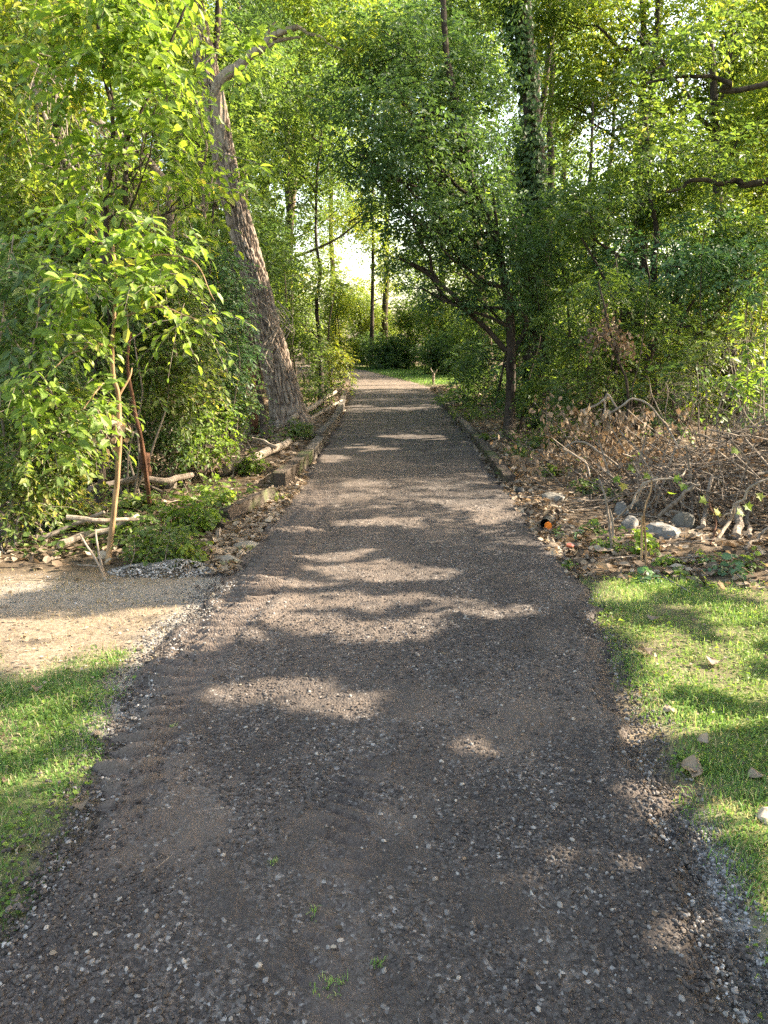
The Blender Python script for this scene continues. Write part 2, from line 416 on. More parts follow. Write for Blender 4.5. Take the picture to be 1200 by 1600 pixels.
# zones: 0..1 weights
def zone_grass(x, y):
    P = np.stack([x, y], -1); n = (fbm(P, 2.2, 61, 3)-.5)
    r = (x > xr(y)-.04)
    lim = 5.25-(x-1.3)*.42
    zr = r*sstep(.05, -.25, (y-lim)+n*.7)*sstep(0, .14+.25*(y < 2.6), x-xr(y)+n*.3)
    l = (x < xl(y)+.02)
    liml = 3.55+(-x-1.2)*.05
    zl = l*sstep(.2, -.3, (y-liml)+n*1.0)*sstep(0, .16, xl(y)-x+n*.4)
    # ground by the far bend
    zf = ((y > 26) & (y < 50) & (x > -4))*sstep(0, .3, x-np.interp(y, [26, 28, 31, 35, 40, 46.8], [1.45, 1.25, .65, -.05, -1.0, -3.0])+n*.4)
    wear = 1-.6*sstep(.54, .68, fbm(P, 1.7, 71, 3)+0*x)
    return np.clip(zr*wear+zl*wear+zf, 0, 1)
def zone_gravel(x, y):
    P = np.stack([x, y], -1); n = (fbm(P, 1.7, 81, 3)-.5)
    band = (x < xl(y)+.1)*sstep(.35, .1, np.abs(y-(4.75+(x+1.2)*.12)+n*.5))
    el = sstep(.22, .04, np.abs(xl(y)-.05-x+n*.2))*(y < 5.4)*(y > 2.9)*.8
    er = sstep(.16, .03, np.abs(x-xr(y)-.06+n*.15))*(y < 2.4)
    return np.clip(band*.5+el+er, 0, 1)
def zone_litter(x, y):
    P = np.stack([x, y], -1); n = (fbm(P, 1.3, 91, 3)-.5)
    lim = 5.25-(x-1.3)*.42
    zr = (x > xr(y))*sstep(-.15, .2, y-lim+n*.6)
    zl = (x < xl(y)+.05)*sstep(5.0, 5.5, y+n*.6)
    return np.clip(zr+zl, 0, 1)

gx = axis_coords(-420, 420, -5.5, 5.5, .05); gy = axis_coords(-60, 900, .8, 12, .05)
GX, GY = np.meshgrid(gx, gy); GX = GX.ravel(); GY = GY.ravel()
GZ = H(GX, GY)
# slumped lip of loose soil and fine lumps
GZ = GZ+(vnoise(np.stack([GX, GY], -1), 14, 7)-.5)*.012*(np.abs(GX) < 6)
nx, ny = len(gx), len(gy)
idx = np.arange(nx*ny).reshape(ny, nx)
Fg = np.stack([idx[:-1, :-1], idx[:-1, 1:], idx[1:, 1:], idx[1:, :-1]], -1).reshape(-1, 4)
m, nt, b = new_mat('ground_soil')
co = objco(nt)
soil = ramp(nt, [(.3, (.05, .036, .024)), (.55, (.11, .082, .055)), (.8, (.2, .16, .115))], noise(nt, 9, 8, co, .7))
tan = ramp(nt, [(.3, (.1, .076, .05)), (.5, (.2, .158, .112)), (.7, (.33, .275, .205))], noise(nt, 38, 8, co, .8))
grs = ramp(nt, [(.3, (.08, .1, .035)), (.55, (.15, .165, .06)), (.75, (.27, .23, .13))], noise(nt, 16, 8, co, .7))
grv = ramp(nt, [(.3, (.1, .092, .08)), (.52, (.24, .225, .2)), (.72, (.4, .385, .35))], noise(nt, 55, 8, co, .85))
sepx = nt.nodes.new('ShaderNodeSeparateXYZ'); nt.links.new(co, sepx.inputs[0])
c = mixc(nt, attr(nt, 'tan'), soil, tan)
c = mixc(nt, attr(nt, 'grass'), c, grs); c = mixc(nt, attr(nt, 'gravel'), c, grv)
nt.links.new(c, b.inputs['Base Color']); b.inputs['Roughness'].default_value = .95; b.inputs['Specular IOR Level'].default_value = .15
n1 = bump(nt, b, noise(nt, 45, 8, co, .75), .7, .02)
tanw = (GX < xl(GY)+.15)*sstep(2.4, 3.2, GY)*sstep(5.3, 4.9, GY)+(np.maximum(xl(GY)-GX, GX-xr(GY)) < .35)*sstep(5.3, 4.3, GY)*.7+.35*(GY < 5)*(GX > 0)
ground = npmesh('ground', np.stack([GX, GY, GZ], -1), [Fg], m, smooth=True,
                attrs={'grass': zone_grass(GX, GY), 'gravel': zone_gravel(GX, GY), 'tan': np.clip(tanw, 0, 1)})
tag(ground, kind='structure')

# ------------------------------------------------------------------ the path of rolled asphalt millings
rows = list(np.arange(.9, 2.3, .016))+list(np.arange(2.3, 8.0, .0105))+list(np.arange(8.0, 16, .04))+list(np.arange(16, 28, .15))
rows = np.array(rows)
Lp = [np.array([xl(y), y]) for y in rows]; Rp = [np.array([xr(y), y]) for y in rows]
fl = curve([(a, b_, 0) for a, b_ in FL], 60)[:, :2]; fr_ = curve([(a, b_, 0) for a, b_ in FR], 60)[:, :2]
Lp = np.array(Lp+list(fl)); Rp = np.array(Rp+list(fr_))
NC = 150
u = np.linspace(-.06, 1.06, NC)
PX = Lp[:, None, 0]*(1-u)+Rp[:, None, 0]*u; PY = Lp[:, None, 1]*(1-u)+Rp[:, None, 1]*u
P2 = np.stack([PX, PY], -1)
TRX = [(2.2, -.98), (2.7, -1.0), (3.2, -1.0), (3.7, -.95), (4.7, -.84), (5.9, -.78), (7.2, -.7), (9, -.66), (30, -.66)]
def track_x(y): return np.interp(y, [t[0] for t in TRX], [t[1] for t in TRX])
def path_z(x, y, u=None):
    P = np.stack([x, y], -1)
    z = .03+(fbm(P, 1.2, 101, 2)-.5)*.02+(fbm(P, 14, 102, 3)-.5)*.014+(vnoise(P, 45, 103)-.5)*.009*(y < 9)
    # tyre tread, left margin
    d = x-track_x(y)+(vnoise(np.stack([y, y*0], -1), 1.5, 5)-.5)*.05
    on = sstep(.17, .13, np.abs(d))*(y > 2.3)*sstep(9.5, 7.0, y)
    ph = y/.105+.45*np.cos(np.clip(d/.16, -1, 1)*1.4)+(fbm(P, 1.8, 8, 3)-.5)*1.2
    saw = (ph % 1.0)
    tread = np.where(saw < .18, saw/.18, ((1-saw)/.82)**1.5)
    amp = .65+.6*sstep(.3, .65, fbm(P, 3.0, 66, 3))
    z = z+on*(tread*.044*amp-.02)
    # a low ridge of pushed material beside the wheel
    z = z+.010*np.exp(-((d-.2)/.05)**2)*(y > 2.3)*sstep(11, 7, y)
    # faint second wheel print near the middle foreground
    d2 = x+.13-.05*(y-2)
    on2 = sstep(.11, .05, np.abs(d2))*sstep(3.1, 2.4, y)
    s2 = ((y/.07+d2*5+(fbm(P, 3, 18, 2)-.5)) % 1.0)
    z = z+on2*(np.where(s2 < .15, s2/.15, 1-s2)*.028*(.3+vnoise(P, 3, 19))-.014)
    # smooth shallow wheel ruts further off
    for xc in (-.45, .62): z = z-.008*np.exp(-((x-xc)/.16)**2)*(y > 4)
    return z
PZ = path_z(PX, PY)
ue = np.minimum(u, 1-u)[None, :]+(fbm(P2, 4, 120, 4)-.5)*.17
PZ = PZ-.055*sstep(.03, -.035, ue)
idx = np.arange(len(Lp)*NC).reshape(len(Lp), NC)
Fp = np.stack([idx[:-1, :-1], idx[:-1, 1:], idx[1:, 1:], idx[1:, :-1]], -1).reshape(-1, 4)
m, nt, b = new_mat('asphalt_millings')
co = objco(nt)
vor = nt.nodes.new('ShaderNodeTexVoronoi'); vor.inputs['Scale'].default_value = 95; nt.links.new(co, vor.inputs['Vector'])
vor2 = nt.nodes.new('ShaderNodeTexVoronoi'); vor2.inputs['Scale'].default_value = 240; nt.links.new(co, vor2.inputs['Vector'])
sep = nt.nodes.new('ShaderNodeSeparateColor'); nt.links.new(vor.outputs['Color'], sep.inputs[0])
stone = ramp(nt, [(0, (.036, .03, .026)), (.5, (.078, .065, .056)), (.9, (.135, .115, .1)), (.975, (.22, .2, .18)), (1, (.38, .35, .31))], sep.outputs[0])
fine = ramp(nt, [(.3, (.03, .024, .021)), (.7, (.1, .082, .069))], noise(nt, 70, 8, co, .8))
c = mixc(nt, ramp(nt, [(.42, (0, 0, 0)), (.6, (1, 1, 1))], noise(nt, 3.0, 6, co, .7)), stone, fine)
c = mixc(nt, mathn(nt, 'MULTIPLY', attr(nt, 'dust_and_sun'), ramp(nt, [(.3, (.3, .3, .3)), (.65, (1, 1, 1))], noise(nt, 6, 6, co, .7))), c, (.165, .128, .1))
nt.links.new(c, b.inputs['Base Color']); b.inputs['Roughness'].default_value = .88; b.inputs['Specular IOR Level'].default_value = .25
n1 = bump(nt, b, noise(nt, 130, 6, co, .8), .5, .006)
inv = mathn(nt, 'SUBTRACT', 1.0, vor.outputs['Distance'])
bump(nt, b, inv, .7, .008, n1)
dust_and_sun = sstep(.22, .08, np.abs(PX-track_x(PY)))*.85*(PY > 2.3)*sstep(12, 6, PY)
dust_and_sun = np.maximum(dust_and_sun, .42*sstep(.11, .03, np.abs(PX+.13-.05*(PY-2)+(vnoise(P2, 3, 9)-.5)*.1))*sstep(2.7, 2.0, PY))
dust_and_sun = np.maximum(dust_and_sun, .45*sstep(2.9, 4.2, PY)*sstep(.55, -.2, PX)*sstep(20, 6, PY))
dust_and_sun = np.maximum(dust_and_sun, .95*sstep(22, 26, PY))  # far stretch coloured lighter to look sunlit
dust_and_sun = np.maximum(dust_and_sun, .35*sstep(.75, 1.0, PX)*(PY < 4))
dust_and_sun = np.maximum(dust_and_sun, .55*sstep(.5, .68, fbm(P2, 1.3, 222, 4))*(PY < 12))
path = npmesh('path', np.stack([PX, PY, PZ], -1).reshape(-1, 3), [Fp], m, smooth=True, attrs={'dust_and_sun': dust_and_sun.ravel()})
tag(path, kind='structure')

# ------------------------------------------------------------------ loose stones
def ico():
    t = (1+5**.5)/2
    v = np.array([(-1, t, 0), (1, t, 0), (-1, -t, 0), (1, -t, 0), (0, -1, t), (0, 1, t), (0, -1, -t), (0, 1, -t), (t, 0, -1), (t, 0, 1), (-t, 0, -1), (-t, 0, 1)], float)
    f = np.array([(0, 11, 5), (0, 5, 1), (0, 1, 7), (0, 7, 10), (0, 10, 11), (1, 5, 9), (5, 11, 4), (11, 10, 2), (10, 7, 6), (7, 1, 8), (3, 9, 4), (3, 4, 2), (3, 2, 6), (3, 6, 8), (3, 8, 9), (4, 9, 5), (2, 4, 11), (6, 2, 10), (8, 6, 7), (9, 8, 1)])
    return nrm(v), f
IV, IF = ico()
def stones_mesh(name, P, S, R, mat, rs, parent=None):
    n = len(P)
    q = nrm(rs.randn(n, 4)); w, x, y, z = q.T
    M = np.stack([1-2*(y*y+z*z), 2*(x*y-z*w), 2*(x*z+y*w), 2*(x*y+z*w), 1-2*(x*x+z*z), 2*(y*z-x*w), 2*(x*z-y*w), 2*(y*z+x*w), 1-2*(x*x+y*y)], -1).reshape(n, 3, 3)
    J = IV[None]*(1+.42*(rs.rand(n, 12, 1)-.5))*np.stack([np.ones(n), .6+.35*rs.rand(n), .42+.35*rs.rand(n)], -1)[:, None, :]
    V = np.einsum('nij,nkj->nki', M, J)*S[:, None, None]
    V[:, :, 2] *= .8
    V += P[:, None]
    F = (np.arange(n)[:, None, None]*12+IF[None]).reshape(-1, 3)
    return npmesh(name, V.reshape(-1, 3), [F], mat, parent, fattrs={'rnd': np.repeat(R, 20)})
m, nt, b = new_mat('loose_stone')
c = ramp(nt, [(0, (.032, .026, .022)), (.5, (.07, .059, .05)), (.82, (.125, .108, .093)), (.93, (.24, .22, .2)), (1, (.42, .38, .33))], attr(nt, 'rnd'))
c = mixc(nt, .35, c, ramp(nt, [(.3, (.03, .025, .022)), (.7, (.13, .11, .1))], noise(nt, 160, 4, objco(nt), .7)))
nt.links.new(c, b.inputs['Base Color']); b.inputs['Roughness'].default_value = .85; b.inputs['Specular IOR Level'].default_value = .2
STONE_MAT = m
m, nt, b = new_mat('pale_gravel')
nt.links.new(ramp(nt, [(0, (.07, .063, .057)), (.5, (.17, .16, .145)), (.85, (.28, .265, .25)), (1, (.46, .44, .42))], attr(nt, 'rnd')), b.inputs['Base Color'])
b.inputs['Roughness'].default_value = .8; GRAVEL_MAT = m

rs = np.random.RandomState(11)
Ps, Ss, Rs_ = [], [], []
for y0, y1, dens, s0, s1 in ((1.3, 2.6, 6200, .0032, .0118), (2.6, 4.2, 3800, .0036, .011), (4.2, 7.0, 1300, .0044, .010), (7, 13, 300, .006, .011)):
    n = int((y1-y0)*2.4*dens)
    y = rs.uniform(y0, y1, n); x = xl(y)-.05+(xr(y)-xl(y)+.1)*rs.rand(n)
    P = np.stack([x, y], -1)
    keep = (fbm(P, 2.3, 131, 3)+.25*(vnoise(P, 9, 132)-.5) > .33+.22*rs.rand(n))
    d = np.abs(x-track_x(y)); keep &= ~((d < .15) & (rs.rand(n) < .8) & (y > 2.3))
    keep &= ~((np.abs(x+.13-.05*(y-2)) < .09) & (y < 2.9) & (rs.rand(n) < .75))
    x, y = x[keep], y[keep]; n = len(x)
    s = s0+(s1-s0)*rs.rand(n)**2.6
    z = path_z(x, y)+s*.15
    Ps.append(np.stack([x, y, z], -1)); Ss.append(s)
    r = rs.rand(n)*.86; r[rs.rand(n) < .05] = .94; r[rs.rand(n) < .006] = 1.0
    Rs_.append(r)
for (n, xf, yf, s0, s1) in ((7000, lambda y, r: xl(y)-.02+.11*r, lambda q: 1.3+5.2*q**1.3, .003, .011), (5200, lambda y, r: xr(y)+.02+.07*r, lambda q: 1.3+6*q**1.2, .003, .011)):
    y = yf(rs.rand(n)); x = xf(y, rs.randn(n)); s = s0+(s1-s0)*rs.rand(n)**2.4
    z = np.where((x > xl(y)+.07) & (x < xr(y)-.07), path_z(x, y), H(x, y)+.012)+s*.2
    Ps.append(np.stack([x, y, z], -1)); Ss.append(s); r = rs.rand(n)*.85; r[rs.rand(n) < .06] = .95; Rs_.append(r)
# a few larger pale stones
n = 240; y = rs.uniform(1.5, 4.5, n)**1.0; x = xl(y)+(xr(y)-xl(y))*rs.rand(n)
Ps.append(np.stack([x, y, path_z(x, y)+.003], -1)); Ss.append(rs.uniform(.006, .012, n)); Rs_.append(rs.choice([.9, .95, 1.0, .7], n))
st = stones_mesh('loose_stones', np.concatenate(Ps), np.concatenate(Ss), np.concatenate(Rs_), STONE_MAT, rs)
tag(st, 'small dark and pale stones loose over the asphalt path', 'gravel', kind='stuff')
# pale edge gravel
Ps, Ss = [], []
def pale(n, xf, yf, s0, s1, lift=.0):
    y = yf(rs.rand(n)); x = xf(y, rs.rand(n)); s = rs.uniform(s0, s1, n)
    z = np.maximum(H(x, y), -1)+s*.3+lift
    inside = (x > xl(y)) & (x < xr(y)); z = np.where(inside, path_z(x, y)+s*.2, z)
    Ps.append(np.stack([x, y, z], -1)); Ss.append(s)
pale(2600, lambda y, r: xr(y)+.03+.11*(r+rs.randn(len(y))*.35)+.03*np.sin(y*7), lambda r: 1.3+1.0*r, .003, .009)
pale(900, lambda y, r: xr(y)+.0+.12*(r+rs.randn(len(y))*.3), lambda r: 2.3+2.4*r, .003, .008)
pale(1300, lambda y, r: xl(y)+.05-.22*(r+rs.randn(len(y))*.25), lambda r: 2.9+2.0*r, .003, .009)
pale(300, lambda y, r: xl(y)+.05-.1*(r+rs.randn(len(y))*.3), lambda r: 1.5+1.5*r, .003, .010)
pale(1300, lambda y, r: -3.6+2.5*r, lambda r: 4.5+.6*r, .003, .008)
# heap of grey crushed stone at the corner of the side path
hp = G(262, 893); n = 1800
a = rs.rand(n)*6.28; q = rs.rand(n)**.5
x = hp[0]+.42*q*np.cos(a); y = hp[1]+.17*q*np.sin(a); s = rs.uniform(.004, .012, n)
Ps.append(np.stack([x, y, H(x, y)+.07*(1-q**2)*(.2+1.3*vnoise(np.stack([x, y], -1), 9, 4))], -1)); Ss.append(s)
P = np.concatenate(Ps); S = np.concatenate(Ss)
g = stones_mesh('edge_gravel', P, S, rs.rand(len(P)), GRAVEL_MAT, rs)
tag(g, 'pale grey gravel scattered along the edges of the path', 'gravel', kind='stuff')

# ------------------------------------------------------------------ grass
def blades(name, P, hgt, wid, R, rs, mat, lean=.7):
    n = len(P); a = rs.rand(n)*6.283
    d = np.stack([np.cos(a), np.sin(a), np.zeros(n)], -1); s = np.stack([-np.sin(a), np.cos(a), np.zeros(n)], -1)
    up = np.array([0, 0, 1.]); ln = lean*rs.rand(n)[:, None]
    p1 = P+up*(hgt*.55)[:, None]+d*hgt[:, None]*ln*.35; p2 = P+up*(hgt*(.95-.4*ln[:, 0]))[:, None]+d*hgt[:, None]*ln
    w = wid[:, None]
    V = np.stack([P-s*w, P+s*w, p1+s*w*.8, p1-s*w*.8, p2], 1)
    base = np.arange(n)[:, None]*5
    return npmesh(name, V.reshape(-1, 3), [base+np.array([[0, 1, 2, 3]]), base+np.array([[3, 2, 4]])], mat, fattrs={'rnd': np.concatenate([R, R])})
rs = np.random.RandomState(21)
GPs = []
n = 620000
x = rs.uniform(-4.0, 4.2, n); y = rs.uniform(1.2, 5.6, n)
k = (np.abs(x) < .55*y+.5) & ((x < xl(y)+.03) | (x > xr(y)-.03))
x, y = x[k], y[k]
z = zone_grass(x, y); P = np.stack([x, y], -1)
thin = .25+1.0*sstep(.33, .56, fbm(P, 3.5, 141, 3))
k = rs.rand(len(x)) < z*thin
x, y = x[k], y[k]; P = np.stack([x, y], -1)
hh = (.008+.026*rs.rand(len(x))+.03*(rs.rand(len(x)) < .06))*(.6+.9*fbm(P, 2.5, 143, 2))
R = np.clip(.15+.55*rs.rand(len(x))+(fbm(P, 1.2, 144, 3)-.45)*1.2, 0, .88); R[rs.rand(len(x)) < .16] = 1.0
gr = blades('grass', np.stack([x, y, H(x, y)-.002], -1), hh, (.0012+.0018*rs.rand(len(x))), R, rs, LM_GRASS, 1.1)
tag(gr, 'short patchy green grass beside the path', 'grass', kind='stuff')
# dry grass on the tan strip and thin edges
n = 60000
x = rs.uniform(-4, 4, n); y = rs.uniform(1.3, 5.2, n); P = np.stack([x, y], -1)
wd = np.where(x < 0, (x < xl(y)-.02)*sstep(2.6, 3.3, y)*.35, (x > xr(y)+.02)*sstep(.5, .1, x-xr(y))*.9*(y < 4.9))
k = (rs.rand(n) < wd*sstep(.4, .6, fbm(P, 3, 151, 3))*1.3) & (np.abs(x) < .6*y+.5)
x, y = x[k], y[k]
gr = blades('dry_grass', np.stack([x, y, H(x, y)], -1), .01+.03*rs.rand(len(x)), .001+.001*rs.rand(len(x)), rs.rand(len(x)), rs, LM_DRY, 1.6)
tag(gr, 'thin dry tan grass stubble along the bare strips', 'grass', kind='stuff')
# grass at the far bend
n = 26000
x = rs.uniform(-4, 7, n); y = rs.uniform(26.2, 46, n)
k = rs.rand(n) < zone_grass(x, y)
x, y = x[k], y[k]
gr = blades('far_grass', np.stack([x, y, H(x, y)], -1), .06+.07*rs.rand(len(x)), .006+.006*rs.rand(len(x)), rs.rand(len(x))*.8, rs, LM_GRASS)
tag(gr, 'strip of sunlit green grass inside the far bend of the path', 'grass', kind='stuff')
# clover and small broad leaves in the lawn
n = 60000
x = rs.uniform(-3.4, 3.9, n); y = rs.uniform(1.3, 5.4, n); P = np.stack([x, y], -1)
k = (rs.rand(n) < zone_grass(x, y)*sstep(.36, .58, fbm(P, 2.6, 161, 3))) & (np.abs(x) < .55*y+.5)
x, y = x[k], y[k]; n = len(x)
L = Leaves(); a = rs.rand(n)*6.28
L.add(np.stack([x, y, H(x, y)+.012+.015*rs.rand(n)], -1), np.stack([np.cos(a), np.sin(a), .2*rs.randn(n)], -1), np.array([0, 0, 1])+rs.randn(n, 3)*.35, .012+.016*rs.rand(n), rs.rand(n)*.9)
cl = L.build('clover', LM_BRIGHT, width=1.5); tag(cl, 'clover and small weeds growing through the lawn', 'clover', kind='stuff')

# ------------------------------------------------------------------ leaf litter
rs = np.random.RandomState(31)
n = 52000
x = rs.uniform(-7, 7.5, n); y = 4.2+rs.rand(n)**1.5*22
k = (rs.rand(n) < zone_litter(x, y)*(.3+.9*sstep(.35, .6, fbm(np.stack([x, y], -1), 1.1, 171, 3))))
x, y = x[k], y[k]; n = len(x); a = rs.rand(n)*6.28
L = Leaves()
L.add(np.stack([x, y, H(x, y)+.008+.03*rs.rand(n)], -1), np.stack([np.cos(a), np.sin(a), .35*rs.randn(n)], -1), np.array([0, 0, 1])+rs.randn(n, 3)*.55, .045+.06*rs.rand(n)**2, rs.rand(n))
# drift against the left timbers, spilling to the path
n = 1500
y = rs.uniform(5.1, 8.6, n); x = xl(y)+.07-.32*rs.rand(n)**1.3-.08*(y < 6.5); a = rs.rand(n)*6.28
L.add(np.stack([x, y, np.maximum(H(x, y), path_z(x, y)*(x > xl(y)))+.01+.02*rs.rand(n)], -1), np.stack([np.cos(a), np.sin(a), .35*rs.randn(n)], -1), np.array([0, 0, 1])+rs.randn(n, 3)*.6, .03+.04*rs.rand(n), .3+.7*rs.rand(n))
n = 1400
y = rs.uniform(5.0, 12, n); x = xr(y)-.04+.4*rs.rand(n)**1.3; a = rs.rand(n)*6.28
L.add(np.stack([x, y, np.maximum(H(x, y), .0)+.015+.02*rs.rand(n)], -1), np.stack([np.cos(a), np.sin(a), .35*rs.randn(n)], -1), np.array([0, 0, 1])+rs.randn(n, 3)*.6, .03+.045*rs.rand(n), rs.rand(n))
pc = G(855, 812); n = 90; x = pc[0]+.03+rs.randn(n)*.09; y = pc[1]+.17+.10*rs.rand(n); a = rs.rand(n)*6.28
L.add(np.stack([x, y, .05+.06*np.exp(-((x-pc[0])/.1)**2)+.02*rs.rand(n)], -1), np.stack([np.cos(a), np.sin(a), .3*rs.randn(n)], -1), np.array([0, -.2, 1])+rs.randn(n, 3)*.5, .035+.03*rs.rand(n), rs.rand(n))
n = 260; y = 1.6+rs.rand(n)**1.4*14; x = xl(y)+.1+(xr(y)-xl(y)-.2)*np.where(rs.rand(n) < .5, rs.rand(n), np.round(rs.rand(n))*.9+.05+.05*rs.randn(n)); a = rs.rand(n)*6.28
L.add(np.stack([x, y, path_z(x, y)+.006], -1), np.stack([np.cos(a), np.sin(a), .15*rs.randn(n)], -1), np.array([0, 0, 1])+rs.randn(n, 3)*.4, .007+.02*rs.rand(n)**3, rs.rand(n))
# sparse crumbs over the tan strip and lawn
n = 2600
x = rs.uniform(-3.8, -1.1, n); y = rs.uniform(3.0, 5.0, n); k = (x < xl(y)+.1) & (rs.rand(n) < sstep(4.75, 4.2, y)+.1); x, y = x[k], y[k]; n = len(x); a = rs.rand(n)*6.28
L.add(np.stack([x, y, H(x, y)+.008], -1), np.stack([np.cos(a), np.sin(a), .2*rs.randn(n)], -1), np.array([0, 0, 1])+rs.randn(n, 3)*.4, .008+.022*rs.rand(n)**2, .3+.7*rs.rand(n))
n = 520
x = rs.uniform(-3.4, 3.6, n); y = rs.uniform(2.0, 5.0, n); k = (x < xl(y)) | (x > xr(y)+.1); x, y = x[k], y[k]; n = len(x); a = rs.rand(n)*6.28
L.add(np.stack([x, y, H(x, y)+.012], -1), np.stack([np.cos(a), np.sin(a), .2*rs.randn(n)], -1), np.array([0, 0, 1])+rs.randn(n, 3)*.4, .012+.028*rs.rand(n)**2, rs.rand(n))
ll = L.build('leaf_litter', LM_DEAD, tpl=TPL_FINE, width=1.35); tag(ll, 'dry brown and tan leaves covering the woodland floor', 'leaf litter', kind='stuff')
# twigs on the floor
n = 1500
x = rs.uniform(-6, 6.5, n); y = rs.uniform(4.6, 18, n); k = rs.rand(n) < zone_litter(x, y); x, y = x[k], y[k]; n = len(x)
a = rs.rand(n)*6.28; ln = .1+.5*rs.rand(n)**2; t = np.linspace(-.5, .5, 5)
P = np.stack([x[:, None]+np.cos(a)[:, None]*ln[:, None]*t, y[:, None]+np.sin(a)[:, None]*ln[:, None]*t, np.zeros((n, 5))], -1)
P[..., :2] += rs.randn(n, 5, 2)*.012
P[..., 2] = H(P[..., 0], P[..., 1])+.02+.03*rs.rand(n)[:, None]*(1+t)
V, F, K = tubes(P, np.tile(.003+.004*rs.rand(n)[:, None], (1, 5)), 4)
tw = npmesh('fallen_twigs', V, [F, K], TWIG); tag(tw, 'thin fallen twigs among the dry leaves', 'twigs', kind='stuff')

# single dead leaves lying on the lawn
FALLEN = [(1030, 970, .07, 'curled tan leaf on the lawn nearest the path and leaf edge'), (1018, 1029, .085, 'pale tan leaf lying upright in the lawn left of its twin'),
          (1121, 1037, .085, 'wide pale leaf on the lawn near the right picture edge'), (1040, 1108, .065, 'flat brown leaf on lawn edge beside dark stones'),
          (1098, 1212, .08, 'pair of broken tan leaf halves in the middle of the lawn'), (1082, 1222, .05, 'small grey leaf scrap beside the broken tan leaf'),
          (1190, 1222, .06, 'grey leaf half hidden in grass at right edge'), (1106, 1168, .05, 'small grey-brown leaf flat in the clover'),
          (131, 1256, .055, 'tan leaf at the left edge where lawn meets path'), (150, 1146, .05, 'brown leaf in the left lawn near its gravel edge'), (57, 1080, .06, 'dark curled leaf at top of the left lawn')]
for i, (px, py, s, lb) in enumerate(FALLEN):
    p = G(px, py); rs = np.random.RandomState(300+i); a = rs.rand()*6.28
    L = Leaves(); L.add(np.array([[p[0], p[1], h1(p[0], p[1])+.022]]), np.array([[math.cos(a), math.sin(a), .05]]), np.array([[.3*rs.randn(), -.1, 1. if i % 3 else -1.]]), np.array([s*.95]), np.array([.45+.4*rs.rand()]))
    o = L.build('fallen_leaf', LM_DEAD, tpl=TPL_CURL, width=1.1+.4*rs.rand(), origin=(p[0], p[1], h1(p[0], p[1]))); tag(o, lb, 'leaf', 'dead leaves lying on the lawns')
p = G(884, 862); L = Leaves(); L.add(np.array([[p[0], p[1], h1(p[0], p[1])+.05]]), np.array([[1, .2, .1]]), np.array([[.1, -.5, 1.]]), np.array([.07]), np.array([.5]))
tag(L.build('red_leaf', REDLEAF, tpl=TPL_FINE, width=1.5, origin=p), 'small red leaf on litter just above the right lawn', 'leaf')

# ------------------------------------------------------------------ landscape timbers
def beam(p0, p1, w, h, mat, label, name='landscape_timber', group=None, roll=0., tiltup=0., seed=0, bev=.12, wear=.008):
    p0 = np.array(p0, float); p1 = np.array(p1, float)
    d = nrm(p1-p0); s = nrm(np.cross(d, [0, 0, 1.])); up = np.cross(s, d)
    s, up = s*math.cos(roll)+up*math.sin(roll), up*math.cos(roll)-s*math.sin(roll)
    n = 30; c = bev
    prof = []
    for (a, b_) in ((-1, -1), (1, -1), (1, 1), (-1, 1)):
        prof += [(a*(1-c) if (a*b_ > 0) else a, b_ if (a*b_ > 0) else b_*(1-c)), (a if (a*b_ > 0) else a*(1-c), b_*(1-c) if (a*b_ > 0) else b_)]
    # extra points along the faces
    q = []
    for i in range(8):
        a = np.array(prof[i]); b2 = np.array(prof[(i+1) % 8]); q.append(a)
        if np.linalg.norm(b2-a) > .6:
            q += [a+(b2-a)*t for t in (.25, .5, .75)]
    q = np.array(q); m_ = len(q)
    t = np.linspace(0, 1, n)
    V = p0[None, None]+(p1-p0)[None, None]*t[:, None, None]+s*(q[None, :, 0:1]*w/2)+up*(q[None, :, 1:2]*h/2)
    V = V.reshape(-1, 3)
    pv = V*np.array([1, 1, 1.])
    dd = (np.stack([vnoise(pv, 9, seed+i) for i in range(3)], -1)-.5)*wear*3+(np.stack([vnoise(pv, 28, seed+3+i) for i in range(3)], -1)-.5)*wear
    V = V+dd
    idx = np.arange(n*m_).reshape(n, m_)
    F = np.stack([idx[:-1], np.roll(idx[:-1], -1, 1), np.roll(idx[1:], -1, 1), idx[1:]], -1).reshape(-1, 4)
    caps = [idx[0][None, ::-1], idx[-1][None]]
    ctr = (p0+p1)/2
    # local X along the beam, for the grain
    o = npmesh(name, V, [F]+caps, mat, origin=ctr)
    ang = math.atan2(d[1], d[0]); me = o.data
    co = np.empty(len(V)*3, np.float32); me.vertices.foreach_get('co', co); co = co.reshape(-1, 3)
    ca, sa = math.cos(-ang), math.sin(-ang)
    co2 = co.copy(); co2[:, 0] = co[:, 0]*ca-co[:, 1]*sa; co2[:, 1] = co[:, 0]*sa+co[:, 1]*ca
    me.vertices.foreach_set('co', co2.ravel()); o.rotation_euler = (0, 0, ang)
    return tag(o, label, 'timber', group)
GT = 'landscape timbers edging the path'
def gp(px, py, z): p = G(px, py, z); return p
beam(gp(346, 808, .07), gp(420, 772, .05), .15, .12, TIMBER, 'dark fallen timber lying slanted below the row, nearest the camera', group=GT, roll=.28, seed=1, wear=.012)
beam([-1.14, 8.2, .105], [-1.0, 10.1, .10], .15, .165, TIMBER, 'black-ended timber that starts the straight left row, mossy on top', group=GT, seed=2)
beam([-.985, 10.16, .105], [-.965, 11.5, .10], .14, .16, TIMBER_G, 'brown-grey timber second in the left row beyond the black end', group=GT, seed=3)
beam([-.99, 11.62, .13], [-.97, 12.5, .12], .13, .19, TIMBER_G, 'short raised timber block standing proud in the left row', group=GT, seed=4)
